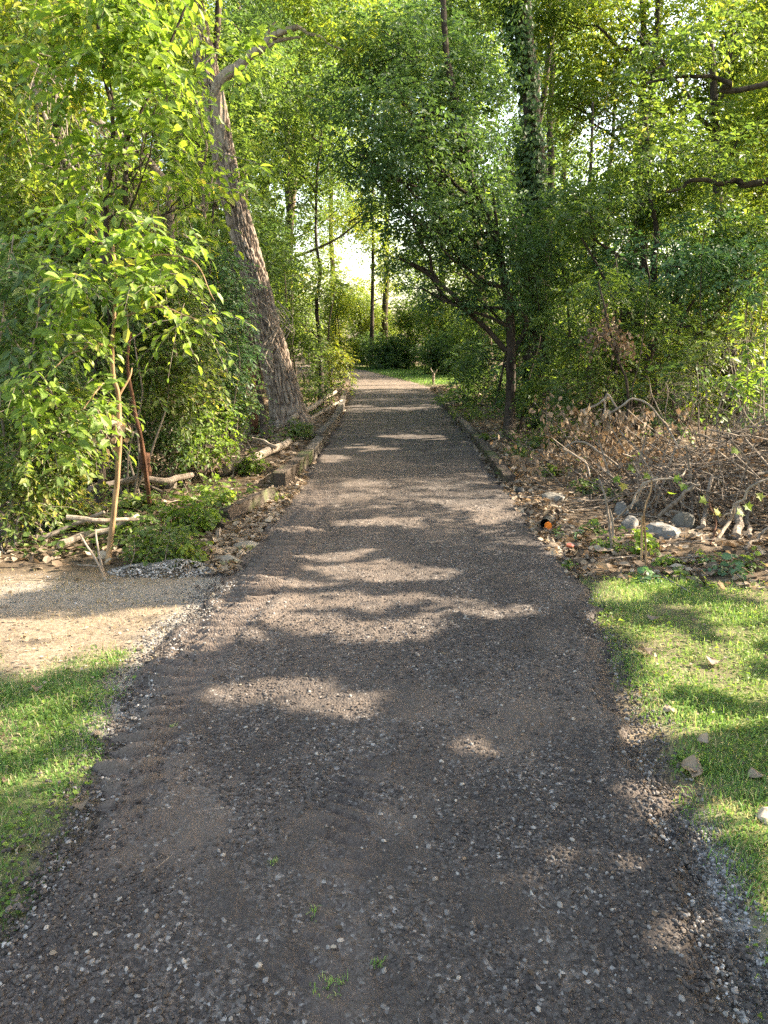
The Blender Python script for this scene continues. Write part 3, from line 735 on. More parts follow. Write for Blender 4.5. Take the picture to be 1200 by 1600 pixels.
beam([-1.01, 12.62, .10], [-.93, 13.6, .10], .13, .17, TIMBER_G, 'grey timber beside the foot of the leaning trunk', group=GT, seed=5)
beam([-.95, 13.7, .09], [-.93, 15.3, .09], .13, .16, TIMBER_G, 'grey weathered timber just past the leaning trunk', group=GT, seed=6)
beam([-.94, 15.38, .09], [-.96, 17.2, .09], .13, .15, TIMBER_G, 'grey timber half way between leaning trunk and bright bush', group=GT, seed=7)
beam([-.98, 17.3, .09], [-1.04, 19.6, .09], .13, .15, TIMBER_G, 'pale timber where the left row bends out', group=GT, seed=8)
beam([-1.05, 19.7, .09], [-1.12, 22.4, .09], .13, .14, TIMBER_G, 'farthest timber of the left row by the bright bush', group=GT, seed=9)
for (y0, y1, lb, mt) in ((8.5, 10.3, 'dark timber on the right side ending nearest the camera', TIMBER), (10.36, 12.5, 'dark timber second on the right side under leaf litter', TIMBER),
                         (12.6, 15.0, 'grey-brown timber on the right opposite the leaning trunk', TIMBER_G), (15.1, 18.0, 'far dark timber on the right below the forked trunks', TIMBER), (18.1, 21.6, 'farthest right timber before the sunlit bend', TIMBER_G)):
    beam([xr(y0)+.07, y0, .055], [xr(y1)+.07, y1, .055], .13, .13, mt, lb, group=GT, seed=int(y0*3))
beam(G(345, 823, .03), G(372, 812, .03), .09, .07, TIMBER, 'short black timber scrap under the fallen timber end', name='timber_scrap', seed=31, wear=.02)
beam(G(343, 852, .0), G(341, 826, .03), .04, .04, BARK_P, 'short pale round stick end standing below the fallen timber', name='stick', seed=32, bev=.6)
bpy.data.objects['stick']['category'] = 'stick'

# ------------------------------------------------------------------ rocks
def rock(px, py, sx, sy, sz, mat, label, seed, name='rock', z=0., group=None, cat='rock', rough=.5):
    rs = np.random.RandomState(seed)
    p = G(px, py, z); c = np.array([p[0], p[1], h1(p[0], p[1])])
    n = 26; u, v = np.meshgrid(np.linspace(0, 2*np.pi, n, endpoint=False), np.linspace(-np.pi/2, np.pi/2, n//2))
    D = np.stack([np.cos(v)*np.cos(u), np.cos(v)*np.sin(u), np.sin(v)], -1)
    # cut by random planes: angular broken stone
    r = np.ones(D.shape[:2])
    for _ in range(9):
        nn = nrm(rs.randn(3)); k = rs.uniform(.6, .85); q = D@nn
        r = np.minimum(r, np.where(q > .15, k/np.maximum(q, .15), 9))
    r = r*(1+rough*.22*(fbm(D, 3, seed)-.5)*2)
    V = (D*r[..., None]*np.array([sx, sy, sz])).reshape(-1, 3)+c+np.array([0, 0, sz*.05])
    idx = np.arange(len(V)).reshape(n//2, n)
    F = np.stack([idx[:-1], np.roll(idx[:-1], -1, 1), np.roll(idx[1:], -1, 1), idx[1:]], -1).reshape(-1, 4)
    return tag(npmesh(name, V, [F], mat, origin=c), label, cat, group)
GR = 'rocks by the brush pile'
rock(1037, 838, .17, .12, .13, STONE_W, 'pale angular concrete lump at the foot of the brush pile', 1, group=GR)
rock(1068, 822, .11, .1, .12, STONE_G, 'darker grey lump touching the right of the pale concrete lump', 2, group=GR)
rock(982, 825, .10, .09, .1, STONE_W, 'pale broken stone below and left of the arching grey branches', 3, group=GR)
rock(972, 802, .08, .08, .12, STONE_W, 'narrow pale stone behind the broken pale stone', 4, group=GR)
rock(1004, 795, .12, .09, .08, STONE_G, 'low grey stone between the pale stones and the brush', 5, group=GR)
rock(862, 780, .16, .14, .06, STONE_G, 'flat grey slab in leaf litter right of the path', 6, group=GR)
rock(812, 772, .07, .06, .075, BLACKP, 'dark round lump in the litter above the orange cap', 7, name='dark_lump', cat='lump', rough=.2)
rock(386, 856, .13, .1, .06, STONE_M, 'upper mossy stone at left path edge below the timbers', 8, group='mossy stones by the path')
rock(356, 879, .12, .08, .06, STONE_M, 'lower mossy stone beside the grey gravel heap', 9, group='mossy stones by the path')
rock(236, 892, .13, .08, .06, STONE_G, 'lumpy grey clod at the back of the gravel heap', 10, name='clod', cat='clod', rough=1.2)
rock(1196, 1278, .045, .04, .04, plain('tan_stone', (.42, .33, .24), .8, .2), 'tan block of wood or stone in grass at the right picture edge', 11, name='tan_block', cat='block')

# black pipe end in a hollow, with its orange cap
pp = G(852, 822, .03)
t = thing('drain_pipe', 'black pipe end in the leaf litter with round orange cap', 'pipe', pp)
a0 = pp+np.array([0, 0, .02]); V, F, K = tubes(np.array([[a0, a0+np.array([.05, .12, .0]), a0+np.array([.1, .26, -.06])]]), np.array([[.045, .045, .045]]), 20)
V2, F2, K2 = tubes(np.array([[a0+np.array([0, -.004, 0]), a0+np.array([.05, .12, .0])]]), np.array([[.038, .038]]), 20)
npmesh('pipe', np.concatenate([V, V2]), [F, F2[:, ::-1]+len(V)], BLACKP, t)
ang = np.linspace(0, 2*np.pi, 20, endpoint=False); cc = G(857, 820, .055)
disc = lambda yy, r: np.stack([cc[0]+r*np.cos(ang), cc[1]+yy+0*ang, cc[2]-.01+r*np.sin(ang)], -1)
V = np.concatenate([disc(0, .024), disc(-.004, .029), disc(.02, .031)]); i0 = np.arange(20)
F = np.concatenate([np.stack([i0+20*k, np.roll(i0, -1)+20*k, np.roll(i0, -1)+20*(k+1), i0+20*(k+1)], -1) for k in (0, 1)])
npmesh('cap', V, [F, i0[None], (i0[::-1]+40)[None]], ORANGE, t)

# ------------------------------------------------------------------ sticks and logs lying about
def stick(pts, r0, r1, mat, label, name='stick', cat='stick', group=None, seed=0, wob=.01, sides=8, side=()):
    parts = [limb(pts, r0, r1, 22, wob, seed, sides)]
    for sp in side: parts.append(limb(sp[0], sp[1], sp[1]*.4, 12, wob*.6, seed+3, 6))
    V, F = join(parts)
    return tag(npmesh(name, V, F, mat, origin=np.array(pts[0], float)), label, cat, group)
GS = 'fallen branches on the left woodland floor'
stick([G(352, 733, .14), G(395, 716, .2), G(438, 698, .22), G(452, 690, .2)], .06, .045, BARK_P, 'pale mossy log lying behind the timbers below the leaning trunk', 'log', 'log', GS, 1, .02, 14, [([G(432, 700, .26), G(412, 690, .33), G(394, 684, .36)], .03)])
stick([G(104, 808, .3), G(160, 812, .27), G(226, 812, .22)], .02, .014, BARK_P, 'straight pale stick lying level behind the thin sapling', group=GS, seed=2)
stick([G(62, 842, .1), G(120, 818, .2), G(163, 800, .3)], .02, .012, TWIG, 'grey stick slanting behind the level pale stick', group=GS, seed=3)
stick([G(90, 852, .08), G(135, 836, .12), G(190, 820, .18), G(215, 806, .2)], .03, .02, BARK_P, 'thick barkless branch under the level stick', 'fallen_branch', 'branch', GS, 4, .02, 10)
stick([G(140, 765, .2), G(200, 750, .25), G(262, 749, .22), G(300, 742, .2)], .035, .03, TWIG, 'grey fallen branch lying level among the weeds', 'fallen_branch', 'branch', GS, 5, .02, 9)
stick([AT(262, 605, 8.5), AT(280, 625, 8.5), AT(299, 643, 8.4)], .03, .022, BARK_D, 'dark broken branch stub slanting out of the left thicket', 'broken_branch', 'branch', GS, 6, .01, 9)
stick([G(163, 905, .01), AT(157, 888, 4.95), AT(141, 861, 5.0), AT(125, 835, 5.05)], .009, .006, BARK_P, 'left arm of the V of two whitish sticks by the sapling foot', group='whitish sticks in a V', seed=7, wob=.004)
stick([G(165, 906, .01), AT(158, 880, 5.0), AT(153, 855, 5.05), AT(149, 827, 5.1)], .009, .006, BARK_P, 'right arm of the V of two whitish sticks by the sapling foot', group='whitish sticks in a V', seed=8, wob=.004)
stick([G(455, 655, .3), G(495, 632, .3), G(525, 612, .3)], .05, .04, BARK_P, 'pale log behind the far left timbers', 'log', 'log', GS, 9, .02, 9)
stick([G(478, 660, .15), G(510, 640, .15), G(534, 626, .15)], .04, .03, BARK_P, 'thin pale log lying nearest the far left timbers', 'log', 'log', GS, 10, .02, 9)

# ------------------------------------------------------------------ trees
def trunk_mesh(root, parts, mat, name='trunk'):
    V, F = join(parts); return npmesh(name, V, F, mat, root, smooth=False)
def limbs_to(blobs, tp, rs, r0=.05, share=1.0, sides=6):
    """limbs from points on the trunk line to the middles of the foliage blobs"""
    out = []
    tp = np.array(tp)
    for c, r in blobs:
        if rs.rand() > share: continue
        c = np.array(c, float)
        h = c[2]-np.max(np.broadcast_to(r, (3,)))*.6-.35*np.linalg.norm(c[:2]-tp[len(tp)//2, :2])
        k = int(np.argmin(np.abs(tp[:, 2]-max(h, tp[0, 2]+.15*(tp[-1, 2]-tp[0, 2])))))
        a = tp[k]; mid = (a+c)/2+np.array([0, 0, -.08*np.linalg.norm(c-a)])+rs.randn(3)*.12
        rad = min(r0, .012+.012*np.linalg.norm(c-a)); grp = []
        grp.append(limb([a, mid, c], rad, rad*.3, 14, .12, rs.randint(999), sides))
        rr = np.broadcast_to(r, (3,))
        for _ in range(4):
            e = c+nrm(rs.randn(3))*rr*.8; s0 = a*.3+c*.7
            grp.append(limb([s0, (s0+e)/2+rs.randn(3)*.08, e], rad*.38, .004, 9, .06, rs.randint(999), 4))
        out.append(grp)
    return out
def make_tree(name, label, tp, r0, blobs, lmat, seed, bark=BARK, leaf=.08, k=6, cover=3.0, group='woodland trees', cut=.38, carve=False, r1=None,
              extra=(), cat='tree', tpl=TPL_LITE, rb=0., rv=1., n=26, wob=.08, twig=False, share=1.0, flare=.7, lw=1.0, sides=12, droop=.35, length=None, vines=None):
    tp = [np.array(p, float) for p in tp]
    base = tp[0].copy(); root = thing(name, label, cat, base, group)
    rs = np.random.RandomState(seed)
    cpts = curve(tp, n, wob, seed)
    t = np.linspace(0, 1, n); rad = (r0+((r1 or r0*.3)-r0)*t)*(1+flare*np.exp(-t*n*.5))
    tk = tubes(cpts[None], rad[None], sides)
    trunk = trunk_mesh(root, [tk], bark)
    for g_ in limbs_to(blobs, cpts, rs, r0*.45, share): trunk_mesh(root, g_, bark, 'branch')
    for g_ in extra: trunk_mesh(root, g_ if isinstance(g_, list) else [g_], bark, 'branch')
    if vines: npmesh('hanging_vines', vines[0], [vines[1]], TWIG, root)['kind'] = 'stuff'
    L = Leaves(); tws = [] if twig else None
    foliage(rs, L, blobs, leaf, k, cover, cut=cut, seed=seed, twigs=tws, rb=rb, rv=rv, droop=droop, length=length)
    L.build('crown', lmat, root, tpl=tpl, carve=carve, seed=seed, width=lw)
    if twig and tws: V, F = join(tws); npmesh('twigs', V, F, TWIG, root)['kind'] = 'stuff'
    return root
def B(px, py, Y, rpx, rpy, deep=None):
    c = AT(px, py, Y); k = Y/FPX
    return (c, np.array([rpx*k, (deep if deep is not None else max(rpx, rpy)*k), rpy*k]))
def copy_tree(o, parent=None):
    c = o.copy(); COL.objects.link(c); c.parent = parent
    for ch in [q for q in list(o.children)]: copy_tree(ch, c)
    return c

# --- the leaning grey-barked tree on the left
def leaning_tree():
    Y0 = 13.6
    pts = [AT(457, 672, Y0), AT(440, 600, Y0+.02), AT(418, 520, Y0+.05), AT(398, 440, Y0+.05), AT(374, 350, Y0), AT(355, 270, Y0-.1), AT(343, 200, Y0-.2), AT(322, 100, Y0-.3), AT(300, 0, Y0-.4), AT(270, -180, Y0-.5)]
    pts[0][2] = .0
    root = thing('leaning_tree', 'tall leaning tree with deeply furrowed grey bark beside the left timbers', 'tree', pts[0])
    c = curve(pts, 420); m_ = 132
    t = np.linspace(0, 1, len(c))
    hgt = c[:, 2]
    rad = 0.91*np.interp(hgt, [0, .25, 1, 2.2, 3.5, 5, 7, 9.5], [.40, .335, .285, .262, .24, .205, .18, .15])
    V, F, K = tubes(c[None], rad[None], m_)
    V3 = V.reshape(len(c), m_, 3); cen = c[:, None]; d = nrm(V3-cen)
    ang = np.arange(m_)/m_*2*np.pi
    s = np.concatenate([[0], np.cumsum(np.linalg.norm(np.diff(c, axis=0), axis=1))])
    A, S_ = np.meshgrid(ang, s)
    wobble = (vnoise(np.stack([np.cos(A)*2, np.sin(A)*2, S_*1.1], -1), 1.3, 5)-.5)*.9
    q = np.stack([np.cos(A+wobble*.45)*6.4, np.sin(A+wobble*.45)*6.4, S_*4.2], -1)
    n1 = vnoise(q, 1.25, 11); n2 = vnoise(q, 2.9, 12)
    ridge = 1-np.abs(2*n1-1); ridge2 = 1-np.abs(2*n2-1)
    furrow = -np.clip(ridge-.55, 0, 1)*.085-np.clip(ridge2-.6, 0, 1)*.04
    scaly = (vnoise(np.stack([np.cos(A)*9, np.sin(A)*9, S_*9], -1), 1, 31)-.5)*.01
    lump = (vnoise(np.stack([np.cos(A)*1.5, np.sin(A)*1.5, S_*.9], -1), 1, 13)-.5)*.07
    scar = np.exp(-((S_-2.55)/.3)**2-((((A-.2+np.pi) % (2*np.pi))-np.pi)/.8)**2)*.05*(vnoise(q, 3, 14))
    flare = np.exp(-S_/.3)*.09*(1+np.sin(A*5+1))
    V3 = V3+d*(furrow+scaly+lump+scar+flare)[..., None]
    m, nt, b = new_mat('furrowed_bark')
    dp = attr(nt, 'deep')
    col = ramp(nt, [(0, (.04, .03, .022)), (.5, (.2, .152, .115)), (1, (.38, .31, .245))], dp)
    col = mixc(nt, .4, col, ramp(nt, [(.35, (.1, .077, .058)), (.7, (.33, .265, .21))], noise(nt, 9, 7, objco(nt, (1, 1, .35)), .7)))
    nt.links.new(col, b.inputs['Base Color']); b.inputs['Roughness'].default_value = .92; b.inputs['Specular IOR Level'].default_value = .15
    bump(nt, b, noise(nt, 45, 6, objco(nt, (1, 1, .3)), .7), .5, .01)
    deep = np.clip(1+furrow/.05, 0, 1)
    npmesh('trunk', V3.reshape(-1, 3), [F, K], m, root, attrs={'deep': deep.ravel()})
    br = [limb([AT(352, 250, Y0-.15), AT(340, 170, Y0-.35), AT(343, 128, Y0-.5), AT(372, 106, Y0-.6), AT(400, 80, Y0-.7), AT(432, 54, Y0-.8), AT(466, 42, Y0-.9)], .12, .04, 40, .02, 3, 12),
          limb([AT(404, 82, Y0-.7), AT(430, 66, Y0-.75), AT(450, 60, Y0-.75), AT(470, 58, Y0-.8)], .045, .015, 16, .01, 4, 8),
          limb([AT(412, 72, Y0-.7), AT(420, 48, Y0-.7), AT(430, 34, Y0-.7)], .035, .012, 12, .01, 5, 7),
          limb([AT(349, 225, Y0-.3), AT(350, 160, Y0-.5), AT(347, 140, Y0-.55)], .03, .02, 12, .01, 6, 7),
          limb([AT(466, 42, Y0-.9), AT(500, 60, Y0-1), AT(540, 80, Y0-1.2)], .03, .01, 12, .03, 8, 6)]
    trunk_mesh(root, br, BARK_P, 'branch')
    st = [limb([AT(318, 290, Y0-.5), AT(340, 290, Y0-.5), AT(352, 305, Y0-.45), AT(362, 320, Y0-.3)], .03, .05, 14, .01, 9, 8)]
    trunk_mesh(root, st, BARK, 'branch_stub')
    rs = np.random.RandomState(5)
    # loose hanging bark and vine tangle half way up
    P = []
    for i in range(26):
        a = AT(418+rs.randn()*14, 495+rs.randn()*22, Y0-.33); e = a+np.array([rs.randn()*.14, -.05, -.1-.3*rs.rand()])
        P.append(curve([a, (a+e)/2+rs.randn(3)*.07+np.array([0, -.05, 0]), e], 8))
    for i in range(5):
        a = AT(425+rs.randn()*8, 470, Y0-.3); P.append(curve([a, AT(438+i*5, 505, Y0-.5), AT(405+i*3, 540+i*8, Y0-.5)], 8))
    V, F, K = tubes(np.array(P), np.full((len(P), 8), .006), 4); npmesh('vine_tangle', V, [F, K], BARK_P, root)['kind'] = 'stuff'
    L = Leaves()
    blobs = [B(490, 10, Y0-1, 40, 30), B(545, 60, Y0-1.2, 40, 24), B(260, -60, Y0-.5, 80, 50), B(390, -90, Y0-.5, 120, 40), B(500, -60, Y0-1, 110, 50), B(230, -80, Y0, 120, 60)]
    foliage(rs, L, blobs, .085, 6, 2.2, seed=4)
    L.build('crown', LM_YEL, root, carve=False)
leaning_tree()

# --- ivy-clad tall tree on the right
def ivy_tree():
    Y = 16.0
    pts = [G(842, 662, 0), AT(840, 560, Y), AT(838, 470, Y), AT(842, 330, Y), AT(838, 240, Y), AT(828, 120, Y), AT(816, 0, Y), AT(806, -150, Y)]
    pts[0][2] = 0
    root = thing('ivy_clad_tree', 'tall straight dark trunk wrapped in ivy on the right of the path', 'tree', pts[0])
    c = curve(pts, 60, .05, 2); t = np.linspace(0, 1, 60)
    trunk_mesh(root, [tubes(c[None], (.2-.06*t)[None]*(1+.5*np.exp(-t*20)), 20)], BARK_D)
    rs = np.random.RandomState(8); L = Leaves()
    n = 11000; i = rs.randint(0, 60, n); a = rs.uniform(0, 6.283, n)
    side = (np.cos(a) < .35) | (c[i, 2] < 2.6)
    i, a = i[side], a[side]; n = len(i)
    rr = .19+.26*rs.rand(n)**1.6*np.where(c[i, 2] < 3, 1.3, 1.0)
    O = c[i]+np.stack([np.cos(a)*rr, np.sin(a)*rr, rs.randn(n)*.12], -1)
    keep = vnoise(O, 2.0, 3) > .34; O, a = O[keep], a[keep]; n = len(O)
    L.add(O, np.stack([np.cos(a)*.5, np.sin(a)*.5, -.8+0*a], -1)+rs.randn(n, 3)*.25, np.stack([np.cos(a), np.sin(a), .5+0*a], -1)+rs.randn(n, 3)*.35, .07+.06*rs.rand(n), rs.rand(n)*.8)
    L.build('ivy', LM_DARK, root, width=1.4, carve='path')
    L = Leaves(); foliage(rs, L, [B(760, -60, Y, 130, 70), B(900, -60, Y, 130, 80), B(690, 0, Y, 80, 60), B(740, 70, Y+1, 60, 60), B(880, 30, Y+1, 60, 60)], .085, 6, 1.8, seed=9)
    L.build('crown', LM_MID, root, carve=True)
ivy_tree()

# --- forked dark tree whose limb arches over the path
Yf = 12.6
arch = limb([AT(790, 548, Yf), AT(762, 514, Yf-.1), AT(734, 490, Yf-.2), AT(708, 466, Yf-.2), AT(684, 440, Yf-.2), AT(664, 424, Yf-.2), AT(640, 412, Yf-.3)], .045, .02, 34, .04, 3, 10)
arch2 = limb([AT(684, 440, Yf-.2), AT(672, 410, Yf-.3), AT(660, 380, Yf-.4), AT(640, 330, Yf-.4)], .03, .015, 16, .05, 4, 7)
stem2 = limb([AT(796, 560, Yf), AT(822, 510, Yf+.1), AT(810, 480, Yf+.1), AT(796, 460, Yf+.1), AT(780, 380, Yf), AT(770, 300, Yf)], .045, .02, 26, .04, 5, 9)
make_tree('forked_tree', 'dark forked tree with a limb arching over the path at right', [G(793, 700, 0), AT(797, 650, Yf), AT(794, 560, Yf), AT(788, 470, Yf), AT(770, 380, Yf), AT(745, 300, Yf), AT(725, 200, Yf), AT(700, 90, Yf), AT(690, -40, Yf)],
          .085, [B(600, 250, 12, 70, 42), B(660, 240, 12, 90, 60), B(730, 200, 12.5, 60, 60), B(650, 330, 12, 80, 38), B(730, 320, 12.4, 90, 60), B(600, 330, 12, 32, 26), B(780, 400, 12.6, 70, 60), B(690, 385, 12.4, 60, 34),
               B(630, 170, 12, 90, 50), B(560, 200, 12.5, 60, 34), B(700, 100, 13, 90, 60), B(620, 60, 13, 90, 60), B(745, 130, 13, 40, 50), B(840, 420, 13, 50, 60), B(770, 470, 12.4, 44, 30), B(820, 520, 12.9, 36, 40), B(540, 250, 12.8, 40, 22), B(580, 100, 13, 60, 40), B(520, 150, 13.5, 50, 36), B(660, 450, 12.2, 24, 12), B(620, 400, 12.4, 22, 14), B(860, 330, 13, 60, 50), B(700, 470, 12.6, 40, 26), B(750, 560, 13, 36, 34), B(800, 600, 13, 26, 36)],
          LM_DARK, 41, bark=BARK_D, leaf=.085, cover=2.0, cut=.46, carve='path', extra=(arch, arch2, stem2), group=None, r1=.04, rv=.9, share=.7)

# --- woodland on the right: stems placed as in the photo
GW = 'trees of the right-hand wood'
rt = [
    ('slim tree with light leaves directly right of the ivy trunk', 925, 14.5, .07, [(925, 230, 55, 50), (950, 160, 60, 60), (895, 340, 60, 50), (960, 290, 80, 50), (900, 430, 60, 50)], LM_MID, .08),
    ('yellow-green leafy tree at upper right behind the bare limb', 1000, 12.5, .08, [(960, 260, 90, 55), (1060, 220, 80, 50), (1010, 330, 90, 46), (920, 330, 60, 44), (1090, 310, 70, 46), (1010, 180, 70, 44)], LM_MID, .08),
    ('slender tree above the middle of the brush pile', 1068, 12.0, .05, [(1040, 400, 80, 46), (1110, 380, 80, 50), (980, 410, 70, 46), (1160, 430, 60, 46), (1060, 470, 70, 30)], LM_BLUE, .09),
    ('broad tree filling the upper right corner', 1150, 15.0, .15, [(1150, 60, 110, 60), (1060, 100, 70, 50), (1180, 190, 80, 60), (1000, 50, 90, 60), (1110, 180, 60, 40), (1190, 300, 60, 60), (1060, 20, 90, 40)], LM_YEL, .09),
    ('slim dark sapling behind the dead hanging leaves', 962, 11.0, .03, [(930, 450, 50, 40), (990, 480, 50, 36), (880, 520, 50, 36), (950, 540, 50, 34)], LM_MID, .07),
    ('slim dark sapling behind the left end of brush', 1030, 11.5, .035, [(1030, 520, 60, 34), (1080, 540, 50, 30), (1130, 500, 50, 40), (1010, 590, 60, 30)], LM_MID, .08),
]
for i, (lb, bx, Y, r, bl, lm, lf) in enumerate(rt):
    base = AT(bx, 600, Y); base[2] = 0; top = AT(*(sum(q[0] for q in bl)/len(bl), min(q[1] for q in bl)), Y)
    mid = (base+top)/2+np.array([.25*math.sin(i*2.1), 0, 0])
    make_tree('woodland_tree', lb, [base, mid, top], r, [B(q[0], q[1], Y+(j % 3-1)*.7, q[2], q[3], q[2]*Y/FPX*.8) for j, q in enumerate(bl)], lm, 60+i, bark=BARK_D, leaf=lf, cover=2.3, group=GW, cut=.41, carve=True, share=.6)
# bare-looking heavy limbs reaching in from a tree outside the picture
Yl = 12.0
make_tree('limb_tree', 'big tree off the right edge sending two heavy dark limbs inwards', [np.array([9.2, 11, 0]), np.array([9.0, 11, 4]), np.array([8.7, 11, 8]), np.array([8.6, 11, 12])], .3,
          [((8.5, 11, 10), (3, 3, 2)), ((6.8, 9, 8.5), (1.8, 2, 1.3)), ((10.5, 12, 7), (2, 2.5, 2)), B(1040, 90, Yl, 50, 30), B(1150, 240, Yl, 60, 36), B(1120, 60, Yl, 60, 36)], LM_MID, 77, bark=BARK_D, leaf=.1, cover=2.2, carve='path', group=GW, share=.0,
          extra=(limb([np.array([8.8, 11.4, 6.6]), AT(1195, 132, Yl), AT(1130, 120, Yl), AT(1075, 118, Yl), AT(1010, 130, Yl)], .05, .015, 30, .12, 5, 9),
                 limb([np.array([9.0, 11.4, 4.8]), AT(1198, 284, Yl), AT(1145, 284, Yl), AT(1080, 288, Yl), AT(1040, 300, Yl)], .06, .02, 30, .08, 6, 9)))

# --- shade trees to the right of the lawn, outside the picture: crowns cut open to shape the dapples
SH = [((4.6, 1.2), 7.5, 'young broadleaf tree nearest the right lawn'), ((5.6, -2.2), 8.5, 'broadleaf tree right of the camera'), ((4.8, 3.6), 8.0, 'broadleaf tree behind the lawn corner'), ((7.5, .8), 9.5, 'tall tree second row right of the lawn'),
      ((8.2, -4.2), 10, 'tall tree behind and right of the camera'), ((5.9, 6.0), 8.2, 'broadleaf tree right of the brush pile'), ((7.4, 4.0), 9.4, 'tall tree second row behind the brush pile'), ((9.4, -1.2), 10, 'tall tree third row right of the camera')]
for i, ((x, y), h, lb) in enumerate(SH):
    rs = np.random.RandomState(500+i)
    bl = [((x+rs.uniform(-1.0, 1.2), y+rs.uniform(-1.5, 1.5), h*q), (rs.uniform(1.1, 1.6), rs.uniform(1.2, 1.7), rs.uniform(.9, 1.3))) for q in (.28, .36, .44, .5, .58, .66, .74, .82, .92)]
    if i == 2: bl = [b_ for b_ in bl if b_[0][2] > 3.4]
    make_tree('shade_tree', lb+', casting dappled shade', [(x, y, -.05), (x+.1, y, h*.4), (x, y+.1, h*.85)], .13, bl, LM_MID, 510+i, leaf=.11, cover=5.2, cut=.22, carve=True, group='shade trees outside the picture', share=.5)

make_tree('woodland_tree', 'leafy tree filling the top right between ivy trunk and corner', [(5.6, 17.5, 0), (5.6, 17.5, 5), (5.4, 17.3, 11)], .1,
          [B(900, 60, 17.5, 70, 60), B(960, 20, 18, 70, 60), B(1010, 110, 17.5, 70, 50), B(930, 140, 17, 60, 40), B(1070, 40, 18, 80, 60), B(890, 150, 17, 40, 50), B(1130, 110, 18, 70, 50), B(1000, 200, 17, 60, 40), B(860, 20, 17.5, 50, 50), B(1180, 30, 18, 60, 60)], LM_YEL, 640, bark=BARK_D, leaf=.1, cover=2.2, cut=.40, carve='path', group=GW, share=.4)
# right-hand wood further off
for i, (x, y, h, lb, lm) in enumerate([
    (5.5, 18, 11, 'tree deep in the right wood behind the ivy trunk', LM_MID), (8.0, 15, 11, 'tree deep in the right wood above the brush pile', LM_YEL), (11, 18, 12, 'tree far back at the right picture edge', LM_MID),
    (4.4, 22, 12, 'tree right of the sunlit bend, first in line', LM_MID), (7.5, 24, 13, 'tree behind the first tree right of the bend', LM_YEL), (4.8, 28, 12, 'tree at the right corner of the far grass', LM_DARK),
    (11.5, 25, 13, 'pale tree in the right background', LM_YEL), (8.5, 31, 13, 'tree beyond the far grass on the right', LM_MID), (14, 20, 12, 'background tree beyond the right edge', LM_MID), (3.6, 19, 10, 'dark tree hanging over the path past the ivy trunk', LM_DARK)]):
    rs = np.random.RandomState(700+i)
    bl = []
    for j, q in enumerate(np.linspace(.1, .97, 12)):
        sp = 1.9*(1-.3*q); bl.append(((x+rs.uniform(-sp, sp), y+rs.uniform(-sp, sp), h*q), (rs.uniform(1.0, 1.7), rs.uniform(1.0, 1.7), rs.uniform(.7, 1.1))))
    bl = [b_ for b_ in bl if b_[0][0]-b_[1][0] > 1.4+.0*y or b_[0][2] > .27*y]
    make_tree('woodland_tree', lb, [(x, y, -.05), (x+rs.uniform(-.4, .4), y, h*.45), (x+rs.uniform(-.6, .6), y, h*.92)], .15, bl, lm, 720+i, bark=BARK_D, leaf=.11, cover=2.3, cut=.40, carve=('path' if i in (1, 2, 6) else 'deep'), group=GW, share=.6)

# --- left side: background trees
GL = 'trees of the left-hand wood'
for i, (x, y, h, lb, lm, low) in enumerate([
    (-3.6, 17, 11, 'tree right behind the leaning trunk', LM_MID, .2), (-5.5, 14, 10, 'tree behind the left thicket', LM_MID, .1), (-3.4, 21.5, 13, 'tree left of the path, beyond the leaning trunk', LM_DARK, .25), (-7.5, 17, 12, 'tree deep in the left wood', LM_YEL, .1),
    (-3.2, 26, 13, 'tall tree above the bright bush on the left', LM_MID, .3), (-6, 23, 13, 'tree behind the tall left tree', LM_YEL, .15), (-9.5, 13, 11, 'tree at the far left edge', LM_MID, .1), (-5.4, 31, 14, 'tree left of the sky gap', LM_MID, .2),
    (-10, 21, 12, 'background tree far left', LM_MID, .1), (-9, 32, 14, 'yellowish tree in the left distance', LM_YEL, .1), (-13, 27, 13, 'background tree beyond the far left', LM_MID, .1)]):
    rs = np.random.RandomState(800+i)
    bl = []
    for j, q in enumerate(np.linspace(low, .97, 12)):
        sp = 1.8*(1-.3*q); bl.append(((x+rs.uniform(-sp, sp), y+rs.uniform(-sp, sp), h*q), (rs.uniform(1.0, 1.7), rs.uniform(1.0, 1.7), rs.uniform(.7, 1.1))))
    bl = [b_ for b_ in bl if b_[0][0]+b_[1][0] < -1.3 or b_[0][2] > .27*y]
    make_tree('woodland_tree', lb, [(x, y, -.05), (x+rs.uniform(-.4, .4), y, h*.45), (x+rs.uniform(-.6, .6), y, h*.92)], .14, bl, lm, 820+i, bark=BARK_D, leaf=.105, cover=2.0, cut=.41, group=GL, share=.6)
